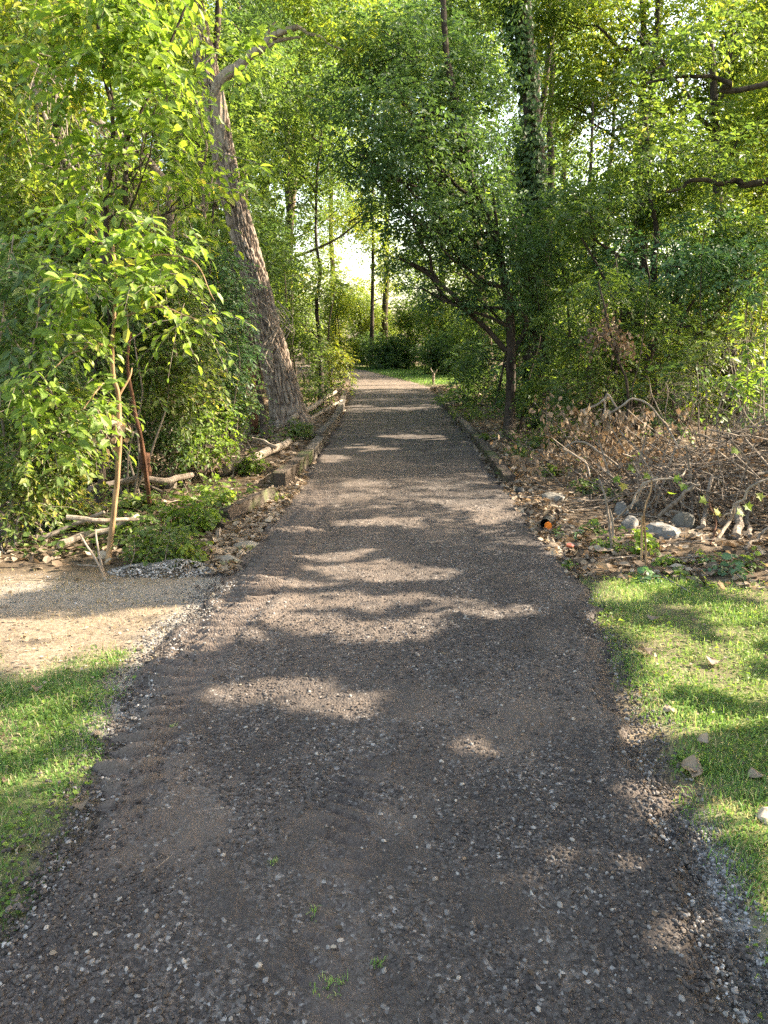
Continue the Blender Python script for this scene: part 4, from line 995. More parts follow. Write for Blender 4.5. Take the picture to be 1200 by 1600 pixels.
# thin dark tree in front of the left distance, and thin ones at the middle top
make_tree('thin_tree', 'thin dark upright tree between the leaning trunk and the path bend', [G(500, 640, .1), AT(503, 560, 18), AT(497, 440, 18), AT(492, 380, 18), AT(500, 250, 18), AT(505, 120, 18)], .055,
          [B(500, 440, 18, 34, 24), B(470, 500, 18.4, 34, 30), B(470, 300, 18, 50, 34), B(520, 230, 18, 60, 36), B(480, 160, 18, 70, 44), B(540, 120, 18, 60, 40), B(440, 250, 18, 50, 40)], LM_MID, 900, bark=BARK_D, leaf=.1, cover=1.6, group=GL)
make_tree('tall_thin_tree', 'tall slim trunk rising through the canopy left of the picture middle', [(-.75, 46, 0), AT(583, 300, 46), AT(586, 130, 46), AT(588, -40, 46)], .1,
          [B(585, 60, 46, 60, 40), B(540, 20, 46, 60, 40), B(560, 190, 46, 50, 24), B(640, 90, 46, 50, 34), B(600, 130, 46, 50, 36), B(640, 20, 46, 60, 50), B(480, 60, 46, 60, 50), B(560, 110, 46, 60, 40), B(590, 385, 46, 30, 34), B(560, 345, 46, 40, 22), B(610, 430, 46, 26, 30)], LM_YEL, 901, leaf=.17, cover=1.7, group=GL, bark=BARK_D)

# --- overhead canopy closing above the path (two big trees each side reaching over)
make_tree('overhanging_tree', 'large tree from the right whose crown closes over the distant path', [(3.4, 25.5, 0), (3.0, 25.5, 4), (2.2, 25.3, 9), (1.5, 25, 14)], .22,
          [B(610, 300, 25, 50, 26), B(660, 280, 25, 60, 40), B(700, 200, 26, 60, 50), B(640, 200, 26, 50, 44), B(650, 120, 25, 70, 50), B(720, 110, 25, 60, 60), B(600, 60, 26, 70, 60), B(680, 30, 25, 70, 50), B(760, 40, 26, 60, 60), B(680, 400, 26, 50, 40), B(720, 340, 25, 50, 50), B(740, 430, 26, 50, 50), B(650, 350, 26, 30, 24)],
          LM_MID, 910, leaf=.11, cover=2.2, group=GW, carve='path')
make_tree('overhanging_tree', 'large tree from the left whose crown closes over the distant path', [(-3.8, 29, 0), (-3.6, 29, 4), (-3.0, 29, 9), (-2.4, 29, 15)], .22,
          [B(470, 350, 28, 36, 30), B(450, 250, 28, 50, 40), B(490, 190, 28, 50, 40), B(540, 270, 28, 30, 20), B(430, 130, 28, 60, 60), B(500, 90, 28, 70, 50), B(460, 10, 28, 70, 50), B(550, 20, 28, 70, 50), B(440, 420, 28, 40, 40), B(460, 480, 28, 34, 34), B(420, 480, 28, 40, 40), B(530, 325, 28, 30, 10), B(590, 320, 28, 30, 14)],
          LM_MID, 911, leaf=.11, cover=2.0, group=GL, carve='path')

# --- tall trees further back that close the sky above the gap
for i, (x, y, h, lo, lb, lm) in enumerate([
    (-7.5, 40, 22, .08, 'tall tree beyond the bend, left of the sky gap', LM_MID), (-5.4, 36, 20, .42, 'tall tree whose crown hangs over the sky gap from the left', LM_DARK), (3.2, 42, 21, .12, 'tall tree straight behind the far grass', LM_DARK), (6.5, 38, 20, .08, 'tall tree right of the far grass', LM_MID),
    (10, 44, 22, .08, 'tall tree deep behind the right wood', LM_MID), (-12, 46, 22, .08, 'tall tree deep behind the left wood', LM_YEL), (15, 36, 19, .08, 'tall tree in the right distance', LM_MID), (.0, 50, 24, .32, 'very tall tree beyond everything, crown above the sky gap', LM_YEL), (-3.4, 56, 26, .2, 'tallest distant tree left above the sky gap', LM_YEL), (20, 46, 21, .08, 'tall distant tree toward the right edge', LM_YEL), (-17, 38, 20, .08, 'tall distant tree toward the left edge', LM_MID)]):
    rs = np.random.RandomState(1700+i); bl = []
    for j, q in enumerate(np.linspace(lo, .97, 15)):
        sp = 2.7*(1-.25*q); bl.append(((x+rs.uniform(-sp, sp), y+rs.uniform(-sp, sp), h*q), (rs.uniform(1.5, 2.4), rs.uniform(1.5, 2.4), rs.uniform(1.0, 1.6))))
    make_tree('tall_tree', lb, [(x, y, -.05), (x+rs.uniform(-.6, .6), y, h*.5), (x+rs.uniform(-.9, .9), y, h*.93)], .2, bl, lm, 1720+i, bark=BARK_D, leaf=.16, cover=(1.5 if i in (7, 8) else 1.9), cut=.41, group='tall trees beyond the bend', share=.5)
# --- far wood beyond the bend, lower under the sky gap
rs = np.random.RandomState(77)
far = [(590, 520, 52, 50, 34, 'round bush straight beyond the bend, under the sky gap', LM_YEL), (640, 500, 45, 50, 42, 'leafy bush right of the round bush beyond the bend', LM_MID), (690, 490, 40, 50, 50, 'tall bush at the right end of the far grass', LM_MID),
       (572, 545, 49, 26, 24, 'low dark bush at the inside of the bend', LM_DARK), (625, 550, 43, 40, 26, 'low dark shrub at the back of the far grass', LM_DARK), (700, 552, 36, 36, 30, 'dark shrub right of the far grass', LM_DARK), (530, 490, 44, 34, 44, 'pale green shrub left of the sky gap base', LM_YEL),
       (570, 470, 50, 40, 26, 'distant pale bush crowning the gap', LM_YEL), (740, 500, 34, 44, 60, 'shrub wall behind the arching limb', LM_MID)]
for i, (px, py, Y, rx, ry, lb, lm) in enumerate(far):
    c, r = B(px, py, Y, rx, ry); base = np.array([c[0], Y, 0.])
    bl = [(c+rs.randn(3)*r*.35, r*rs.uniform(.5, .75)) for _ in range(5)]+[((c[0]+rs.randn()*r[0]*.5, Y, .9), (r[0]*.7, r[0]*.6, .9)) for _ in range(3)]
    root = thing('far_bush', lb, 'bush', base, 'bushes beyond the bend')
    for b_ in bl: trunk_mesh(root, [limb([base, (base+b_[0])/2+rs.randn(3)*.1, b_[0]], .05, .01, 9, .05, i, 5)], BARK_D, 'stem')
    L = Leaves(); foliage(rs, L, bl, .13, 6, 2.0, seed=i+40); L.build('foliage', lm, root)
# the mass of wood behind everything
L = Leaves(); rs = np.random.RandomState(88); bl = []
for x in np.arange(-60, 62, 3.4):
    for z in (1.5, 4.0, 7.0, 10.5, 14.0):
        y = 66+rs.uniform(-4, 4)
        if -9.0 < x < 3.0 and z > 4.5: continue
        if z > 7 and -14 < x < 8 and rs.rand() < .5: continue
        bl.append(((x+rs.randn(), y, z), (2.6, 2, 2.0)))
for y in np.arange(8, 64, 3.4):
    for sx in (-1, 1):
        for z in (1.5, 4.2, 7.2, 10.0):
            if sx > 0 and z > 8.5 and y < 20: continue
            bl.append(((sx*(17+.16*y)+rs.randn(), y, z), (2.2, 2.4, 1.9)))
foliage(rs, L, bl, .24, 6, 1.6, seed=3, cut=.36)
o = L.build('far_woods', LM_MID); tag(o, 'distant wood closing the view on all sides', 'woods', kind='stuff')

# ------------------------------------------------------------------ the near thicket on the left
def shrub(name, label, base, blobs, lmat, seed, leaf=.07, k=7, cover=3.2, cut=.36, group=None, tpl=TPL_LITE, stems=5, srad=.012, bark=TWIG, droop=.35, cat='shrub', carve=False, twig=True, lw=1.0, outward=.8, down=0., rb=0., extra_stems=(), length=None):
    base = np.array(base, float); root = thing(name, label, cat, base, group)
    rs = np.random.RandomState(seed)
    ps = list(extra_stems)
    for j in range(stems):
        c, r = blobs[j % len(blobs)]
        b0 = base+np.array([rs.randn()*.12, rs.randn()*.1, 0]); e = np.array(c)+rs.randn(3)*np.array(r)*.35
        ps.append(limb([b0, (b0*.4+e*.6)+np.array([rs.randn()*.12, rs.randn()*.12, -.15]), e], srad, srad*.4, 16, .05, rs.randint(999), 6))
    for p_ in ps: trunk_mesh(root, [p_], bark, 'stem')
    L = Leaves(); tws = [] if twig else None
    foliage(rs, L, blobs, leaf, k, cover, cut=cut, seed=seed, twigs=tws, droop=droop, outward=outward, down=down, rb=rb, length=length)
    L.build('foliage', lmat, root, tpl=tpl, carve=carve, seed=seed, width=lw)
    if twig and tws: V, F = join(tws); npmesh('twigs', V, F, TWIG, root)['kind'] = 'stuff'
    return root
F_ = TPL_FINE
# thin sapling with the orange-brown stem and layered light leaves
Ys = 5.45
shoot = [limb([G(168, 884, 0), AT(172, 850, Ys), AT(180, 780, Ys), AT(185, 718, Ys), AT(188, 667, Ys), AT(184, 622, Ys), AT(177, 580, Ys), AT(175, 537, Ys), AT(179, 490, Ys), AT(182, 440, Ys+.1), AT(176, 380, Ys+.2)], .022, .010, 60, .006, 3, 12),
         limb([AT(184, 622, Ys), AT(200, 596, Ys+.05), AT(206, 575, Ys+.1)], .009, .005, 10, .01, 4, 6),
         limb([AT(176, 400, Ys+.2), AT(140, 350, Ys+.2), AT(120, 320, Ys+.1)], .009, .004, 14, .03, 5, 6), limb([AT(180, 430, Ys+.1), AT(230, 400, Ys), AT(300, 410, Ys-.1), AT(335, 470, Ys-.2)], .009, .003, 18, .02, 6, 6),
         limb([AT(178, 500, Ys), AT(250, 480, Ys-.2), AT(330, 510, Ys-.3)], .008, .003, 16, .02, 7, 6), limb([AT(178, 540, Ys), AT(130, 540, Ys-.2), AT(70, 590, Ys-.4)], .008, .003, 16, .02, 8, 6),
         limb([AT(180, 590, Ys), AT(150, 610, Ys-.2), AT(130, 640, Ys-.3)], .007, .003, 12, .02, 9, 6)]
sap = shrub('sapling', 'thin sapling with bare orange-brown stem and bright drooping leaves at the left', G(168, 884, 0),
      [B(200, 400, Ys, 90, 34), B(120, 440, Ys-.2, 70, 34), B(270, 450, Ys-.2, 60, 36), B(310, 500, Ys-.3, 36, 22), B(80, 520, Ys-.3, 60, 36), B(130, 620, Ys-.3, 46, 36), B(50, 600, Ys-.4, 44, 26), B(160, 350, Ys+.2, 70, 34), B(240, 360, Ys, 60, 26), B(60, 690, Ys-.4, 50, 26), B(20, 640, Ys-.3, 36, 36)],
      LM_BRIGHT, 1001, leaf=.09, k=7, cover=2.1, cut=.42, tpl=F_, stems=0, droop=.55, cat='sapling', outward=.5, extra_stems=shoot, lw=1.05)
for ch in sap.children:
    if ch.name.startswith('stem'): ch.data.materials[0] = BARK_S
L = Leaves(); rs = np.random.RandomState(3); c = AT(172, 668, Ys-.03); n = 90
O = c+rs.randn(n, 3)*np.array([.045, .04, .06]); L.add(O, rs.randn(n, 3)-np.array([0, 0, 1.]), rs.randn(n, 3), .04+.035*rs.rand(n), .3+.7*rs.rand(n)); L.build('dead_leaves', LM_DEAD, sap, tpl=F_, width=1.5)

# broken reddish stem behind it
stick([G(236, 800, 0), AT(222, 700, 6.7), AT(212, 650, 6.7), AT(203, 600, 6.7), AT(200, 560, 6.7), AT(204, 520, 6.7)], .022, .010, BARK_R, 'snapped reddish stem standing just right of the orange-brown sapling', 'snapped_stem', 'stem', None, 21, .01, 10)
stick([G(230, 748, .1), AT(228, 730, 7.3), AT(226, 708, 7.3)], .045, .05, BARK_R, 'short shredded stump among weeds between the saplings', 'stump', 'stump', None, 22, .01, 10)
stick([G(398, 682, .1), AT(398, 640, 11.8), AT(394, 600, 11.8), AT(388, 560, 11.8)], .065, .045, BARK_R, 'short red-brown broken trunk left of the leaning tree foot', 'broken_tree', 'trunk', None, 23, .015, 12)
stick([AT(330, 560, 10.5), AT(350, 640, 10.4), G(352, 690, .1)], .05, .07, BARK_D, 'dark trunk half hidden in leaves left of the broken trunk', 'dark_tree', 'trunk', None, 24, .02, 10)
stick([G(414, 690, .1), AT(408, 640, 12.2), AT(396, 560, 12.2), AT(370, 440, 12.2), AT(352, 390, 12.2)], .06, .04, BARK_D, 'thin dark stem running up behind the leaning trunk', 'dark_sapling', 'stem', None, 25, .03, 10)

GTH = 'shrubs of the left thicket'
N_ = lambda px, Y: (lambda p: (p[0], Y, h1(p[0], Y)))(AT(px, 700, Y))
shrub('leafy_shrub', 'dark green shrub with long leaflets at the left picture edge', N_(30, 5.9), [B(20, 500, 5.9, 60, 60), B(70, 440, 6.0, 60, 46), B(20, 400, 6.0, 50, 50), B(90, 520, 6.2, 50, 50), B(10, 580, 5.9, 50, 40)], LM_DARK, 1101, leaf=.11, k=9, cover=2.6, group=GTH, tpl=F_, lw=.8, length=.32)
shrub('leafy_shrub', 'dense small-leaved shrub reaching the ground at the lower left edge', N_(40, 6.0), [B(30, 700, 5.9, 70, 50), B(100, 690, 6.1, 60, 56), B(20, 780, 5.9, 60, 46), B(110, 770, 6.3, 40, 40), B(60, 740, 6.0, 60, 50), B(130, 640, 6.3, 50, 50), B(50, 640, 6.0, 60, 46)], LM_MID, 1102, leaf=.066, k=7, cover=3.0, group=GTH, rb=.1)
shrub('vine_shrub', 'vine-tangled shrub in the middle of the left thicket', N_(200, 7.5), [B(220, 450, 7.5, 80, 60), B(150, 480, 7.6, 80, 60), B(270, 520, 7.5, 60, 60), B(230, 580, 7.5, 60, 50), B(140, 560, 7.4, 60, 50), B(60, 480, 7.8, 90, 80), B(290, 600, 8.0, 50, 50)], LM_MID, 1103, leaf=.075, k=6, cover=3.6, group=GTH, rb=.0)
shrub('privet_shrub', 'blue-green small-leaved shrub against the leaning trunk', N_(320, 8.6), [B(330, 430, 8.8, 50, 46), B(300, 480, 8.6, 50, 40), B(350, 500, 8.8, 40, 46), B(320, 560, 8.8, 50, 46), B(370, 560, 9.3, 34, 40), B(290, 400, 8.6, 40, 34), B(350, 620, 9.0, 50, 40)], LM_BLUE, 1104, leaf=.055, k=8, cover=2.8, group=GTH)
shrub('leafy_shrub', 'shrub with round bright leaves low beside the reddish broken trunk', N_(340, 8.8), [B(330, 650, 8.4, 36, 26), B(370, 640, 8.8, 26, 22), B(300, 690, 8.2, 40, 30), B(385, 600, 9.4, 24, 26), B(340, 690, 8.6, 34, 22)], LM_BRIGHT, 1105, leaf=.055, k=6, cover=1.8, group=GTH, lw=1.3)
shrub('leafy_shrub', 'deep shaded shrub behind the snapped reddish stem', N_(240, 8.0), [B(250, 640, 8.2, 60, 50), B(200, 690, 8.0, 50, 46), B(150, 660, 8.0, 60, 60), B(270, 700, 8.3, 50, 34), B(110, 610, 8.2, 60, 50)], LM_DARK, 1106, leaf=.06, k=6, cover=2.2, group=GTH)
shrub('tall_shrub', 'tall shrub of the thicket standing behind the vine-tangled shrub', N_(60, 9), [B(40, 330, 9, 90, 70), B(140, 380, 9, 90, 60), B(60, 430, 9, 90, 60), B(20, 520, 8.6, 80, 80), B(230, 400, 9.4, 60, 60), B(50, 620, 8.6, 90, 80), B(160, 600, 9, 90, 60), B(60, 740, 8.2, 90, 60)], LM_MID, 1107, leaf=.09, k=6, cover=3.2, group=GTH)

# the two young trees whose branches fill the upper left
def upper_left():
    Y = 7.2
    br = [limb([AT(164, 420, Y), AT(166, 360, Y), AT(168, 290, Y), AT(176, 240, Y), AT(170, 150, Y), AT(156, 60, Y), AT(150, -40, Y)], .028, .012, 40, .02, 1, 8),
          limb([AT(196, 320, Y), AT(196, 260, Y), AT(198, 215, Y), AT(230, 150, Y), AT(262, 80, Y), AT(290, 10, Y)], .02, .009, 30, .02, 2, 7),
          limb([AT(198, 215, Y), AT(180, 170, Y), AT(165, 90, Y)], .014, .007, 16, .02, 3, 6)]
    make_tree('young_tree', 'young tree with thin dark upright shoots and large leaves, upper left', [N_(150, Y), AT(158, 600, Y), AT(164, 420, Y)], .035,
              [B(150, 40, Y, 70, 46), B(230, 60, Y, 50, 50), B(190, 130, Y, 70, 50), B(90, 110, Y, 70, 50), B(245, 160, Y-.2, 46, 40), B(230, 240, Y-.2, 50, 40), B(170, 260, Y, 60, 40), B(100, 220, Y, 50, 40), B(345, 85, Y-.2, 34, 16), B(385, 60, Y-.4, 22, 12), B(290, 300, Y, 40, 30), B(200, -40, Y, 120, 40)],
              LM_BRIGHT, 1201, bark=BARK_D, leaf=.11, k=6, cover=2.1, cut=.4, tpl=F_, twig=True, group=GTH, extra=br, share=.4, droop=.45, lw=1.0)
    Y = 8.2
    br = [limb([AT(40, 80, Y), AT(67, 114, Y), AT(130, 175, Y), AT(198, 216, Y), AT(240, 262, Y), AT(264, 300, Y), AT(268, 420, Y)], .03, .04, 44, .02, 11, 9),
          limb([AT(50, 130, Y), AT(67, 175, Y), AT(90, 230, Y), AT(128, 297, Y), AT(140, 420, Y)], .022, .022, 30, .02, 12, 8),
          limb([AT(60, 330, Y), AT(100, 345, Y), AT(143, 368, Y)], .014, .014, 14, .01, 13, 6), limb([AT(130, 245, Y), AT(170, 240, Y), AT(235, 242, Y)], .01, .01, 14, .02, 14, 6)]
    rs = np.random.RandomState(6); P = []
    for i in range(90):                                       # dead vines hanging over the diagonal branch
        t = rs.rand(); a = AT(60+200*t+rs.randn()*18, 120+175*t+rs.randn()*22, Y-.1); e = a+np.array([rs.randn()*.25, rs.randn()*.1, -.25-.6*rs.rand()])
        P.append(curve([a, (a+e)/2+rs.randn(3)*.1, e], 8))
    V, F, K = tubes(np.array(P), np.full((len(P), 8), .004), 4); vines = (V, F, K)
    make_tree('tangled_tree', 'small tree with a diagonal vine-draped branch across the upper left', [N_(264, Y), AT(266, 600, Y), AT(268, 420, Y)], .04,
              [B(30, 40, Y+.6, 80, 60), B(100, 20, Y+.8, 80, 50), B(30, 180, Y, 60, 60), B(20, 290, Y, 60, 60), B(100, 330, Y, 70, 40), B(190, 350, Y, 70, 40), B(280, 370, Y, 50, 36), B(240, 30, Y+1, 70, 50), B(270, 120, Y+1, 34, 40), B(-30, 120, Y, 60, 80), B(10, -30, Y, 120, 40)],
              LM_YEL, 1202, bark=TWIG, leaf=.092, k=6, cover=1.7, cut=.42, tpl=F_, twig=True, group=GTH, extra=br, share=.3, droop=.5, vines=vines)
    Y = 9.0
    make_tree('hanging_branch_tree', 'slender tree whose bright leafy twig hangs across the leaning trunk', [N_(316, Y), AT(318, 500, Y), AT(322, 330, Y), AT(320, 240, Y), AT(300, 120, Y)], .03,
              [B(350, 236, Y, 26, 12), B(395, 262, Y-.2, 32, 10), B(370, 284, Y-.2, 14, 8), B(296, 340, Y, 36, 36), B(270, 260, Y, 36, 40), B(305, 400, Y, 36, 34), B(280, 200, Y, 30, 30), B(270, 140, Y, 50, 30)],
              LM_BRIGHT, 1203, bark=TWIG, leaf=.11, k=7, cover=1.9, cut=.3, tpl=F_, twig=True, group=GTH, share=.5, droop=.4,
              extra=(limb([AT(322, 330, Y), AT(340, 250, Y), AT(370, 246, Y-.1), AT(418, 262, Y-.2)], .012, .004, 20, .01, 3, 6),))
upper_left()

# bright bush by the bend, weeds
shrub('bright_bush', 'small glowing yellow-green bush on the left where the path bends', N_(532, 20.5), [B(528, 560, 20.5, 20, 28), B(510, 585, 20.5, 22, 16), B(545, 590, 20.6, 7, 20)], LM_YEL, 1301, leaf=.09, k=6, cover=3.0, cut=.3, rb=.3)
shrub('leafy_shrub', 'shrub behind the far left logs, right of the leaning trunk', N_(490, 17), [B(480, 560, 17.5, 30, 34), B(505, 600, 17, 20, 20), B(470, 610, 17, 26, 22), B(470, 520, 18, 30, 34)], LM_MID, 1302, leaf=.08, cover=2.0, group=GTH)
for i, (px, py, r, lb) in enumerate([(250, 850, 46, 'leafy weed clump right of the thin sapling stem'), (300, 800, 44, 'tall weeds with large lobed leaves below the fallen log'), (215, 830, 34, 'fern-like weed right behind the sapling foot'), (296, 860, 30, 'bright low weed beside the mossy stones'),
                                     (395, 732, 24, 'small bright weed in front of the pale mossy log'), (470, 684, 20, 'green weed tuft at the foot of the leaning trunk'), (342, 770, 30, 'maple seedling leaning over the fallen timber end'), (90, 800, 40, 'broad-leaved weeds in shade under the left shrub'), (205, 780, 30, 'weed patch behind the level sticks'), (440, 778, 10, 'tiny yellow-green weed at the black timber end')]):
    g = G(px, py+r*.7); Y = g[1]; base = (g[0], Y, h1(g[0], Y))
    c = np.array([g[0], Y, base[2]+pix(r, Y)*.8]); rr = np.array([pix(r, Y), pix(r, Y)*.8, pix(r, Y)*.8])
    shrub('weed', lb, base, [(c, rr), (c+np.array([rr[0]*.5, 0, -rr[2]*.5]), rr*.6), (c+np.array([-rr[0]*.5, -.03, -rr[2]*.5]), rr*.6)], [LM_MID, LM_BRIGHT, LM_MID, LM_YEL, LM_BRIGHT, LM_MID, LM_BRIGHT, LM_DARK, LM_MID, LM_YEL][i], 1400+i, leaf=.05 if r > 26 else .035, k=5, cover=1.7, cut=.34, cat='weed', group='weeds on the left woodland floor', srad=.004, stems=9, lw=1.4, tpl=F_, outward=.6)

# ------------------------------------------------------------------ right side understorey
GU = 'shrubs of the right-hand wood'
for i, (px, Y, bl, lm, lf, lb) in enumerate([
    (860, 12.5, [(850, 590, 36, 40), (880, 560, 36, 40), (860, 640, 40, 24), (820, 610, 20, 40)], LM_MID, .075, 'leafy shrub around the foot of the ivy trunk'),
    (930, 10.5, [(930, 600, 46, 40), (890, 610, 36, 30), (900, 650, 40, 20)], LM_MID, .07, 'green shrub behind the pale bare arching branch'),
    (1040, 10.2, [(1040, 610, 46, 40), (1080, 580, 36, 36), (1010, 640, 40, 24), (1050, 650, 40, 20)], LM_DARK, .085, 'shrub with maple-like leaves behind the brush pile middle'),
    (1130, 9.4, [(1130, 560, 50, 44), (1180, 600, 40, 36), (1100, 620, 40, 30), (1160, 640, 60, 16)], LM_MID, .075, 'green shrub over the right part of the brush pile'),
    (1175, 7.8, [(1170, 545, 34, 24), (1190, 510, 24, 20), (1180, 590, 40, 24)], LM_BRIGHT, .075, 'bright yellow-green leaves at the right edge above the brush'),
    (1195, 8.2, [(1180, 625, 36, 22), (1200, 590, 30, 30)], LM_BLUE, .085, 'blue-green broad leaves at the right edge just over the brush'),
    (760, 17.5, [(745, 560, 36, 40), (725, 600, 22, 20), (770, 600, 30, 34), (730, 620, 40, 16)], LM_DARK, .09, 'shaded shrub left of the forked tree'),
    (735, 22, [(730, 560, 30, 30), (728, 600, 24, 14), (750, 580, 36, 30)], LM_MID, .1, 'shrub at the right corner where the far grass begins'),
    (820, 20, [(800, 520, 50, 40), (760, 500, 50, 40), (850, 520, 50, 50), (900, 540, 50, 50)], LM_MID, .1, 'shrub layer seen between the dark trunks'),
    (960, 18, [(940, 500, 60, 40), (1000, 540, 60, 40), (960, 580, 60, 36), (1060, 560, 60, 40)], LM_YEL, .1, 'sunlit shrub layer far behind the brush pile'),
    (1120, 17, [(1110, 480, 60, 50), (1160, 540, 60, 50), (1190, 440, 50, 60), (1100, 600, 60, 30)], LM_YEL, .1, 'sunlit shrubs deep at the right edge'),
    (1190, 12, [(1170, 420, 46, 40), (1200, 360, 46, 40), (1140, 370, 40, 36), (1190, 490, 40, 30)], LM_MID, .085, 'mid-height shrub at the right picture edge'),
    (690, 14.6, [(725, 640, 24, 10), (745, 655, 24, 12), (700, 622, 18, 8)], LM_MID, .05, 'low green weeds on the right bank of the path'),
    ]):
    g = AT(px, 640, Y); base = (g[0], Y, h1(g[0], Y))
    shrub('understorey_shrub', lb, base, [B(q[0], q[1], Y+(j % 2)*.3, q[2], q[3]) for j, q in enumerate(bl)], lm, 1500+i, leaf=lf, k=6, cover=2.0, cut=.4, group=GU, tpl=F_ if Y < 11 else TPL_LITE, carve=Y < 16, twig=Y < 12, stems=6)
# slim stems in the shade
stems = [(912, 560, 470, 11, .012), (940, 640, 500, 11, .02), (966, 650, 470, 12, .03), (1010, 650, 470, 13, .02), (1022, 640, 480, 12, .028), (1058, 650, 500, 12, .03), (1092, 650, 520, 13, .016), (1130, 650, 540, 12, .016), (880, 650, 430, 15, .035), (905, 640, 520, 13, .015), (770, 640, 500, 16, .03), (812, 660, 520, 13, .02), (990, 660, 560, 9, .008), (1105, 620, 470, 11, .012), (1150, 640, 500, 13, .02)]
for i, (px, y0, y1, Y, r) in enumerate(stems):
    rs = np.random.RandomState(i); b0 = G(px, 668, 0); b0 = np.array([(px-600)/FPX*Y, Y, h1((px-600)/FPX*Y, Y)])
    e = AT(px+rs.randn()*18, y1, Y); mid = (b0+e)/2+np.array([rs.randn()*.08, 0, 0])
    stick([b0, mid, e, e+np.array([rs.randn()*.25, 0, .9])], r, r*.5, BARK_D, ['slim dark stem nearest the forked tree on its right', 'dark stem just right of the ivy trunk foot', 'dark stem behind the withered hanging leaves', 'thin stem above the left end of the brush pile', 'straight stem behind the maple-leaved shrub', 'thicker stem over the middle of the brush pile', 'wispy stem over the right half of the brush', 'thin stem near the right edge behind the brush', 'tall far stem right of the ivy trunk', 'thin far stem between ivy trunk and hanging leaves', 'stem left of the ivy trunk, behind the forked tree', 'stem between forked tree and ivy trunk', 'very thin short stem directly above the bare arching branch', 'leaning wisp among shrubs over the brush centre', 'far stem close to the right picture edge'][i], 'slim_sapling', 'stem', 'bare stems in the shade of the right wood', 60+i, .02, 7)
for i in range(9):
    px = [350, 300, 120, 90, 470, 455, 520, 430, 250][i]; Y = [11, 12, 10, 11, 19, 22, 22, 17, 13][i]; rs = np.random.RandomState(50+i)
    x = (px-600)/FPX*Y; b0 = np.array([x, Y, h1(x, Y)])
    stick([b0, b0+np.array([rs.randn()*.1, 0, 1.5]), b0+np.array([rs.randn()*.3, 0, 3.2])], .03, .015, BARK_D, ['dark stem hidden behind the blue-green shrub', 'dark stem behind the shaded shrub centre', "stem behind the thin sapling's crown", 'stem deep behind the left edge shrub', 'far stem just right of the leaning trunk foot', 'far stem between leaning trunk and thin dark tree', 'far stem left of the bright bush', 'stem touching the leaning trunk on its left', 'stem in the middle of the left thicket shade'][i], 'slim_sapling', 'stem', 'bare stems in the shade of the left wood', 90+i, .03, 7)

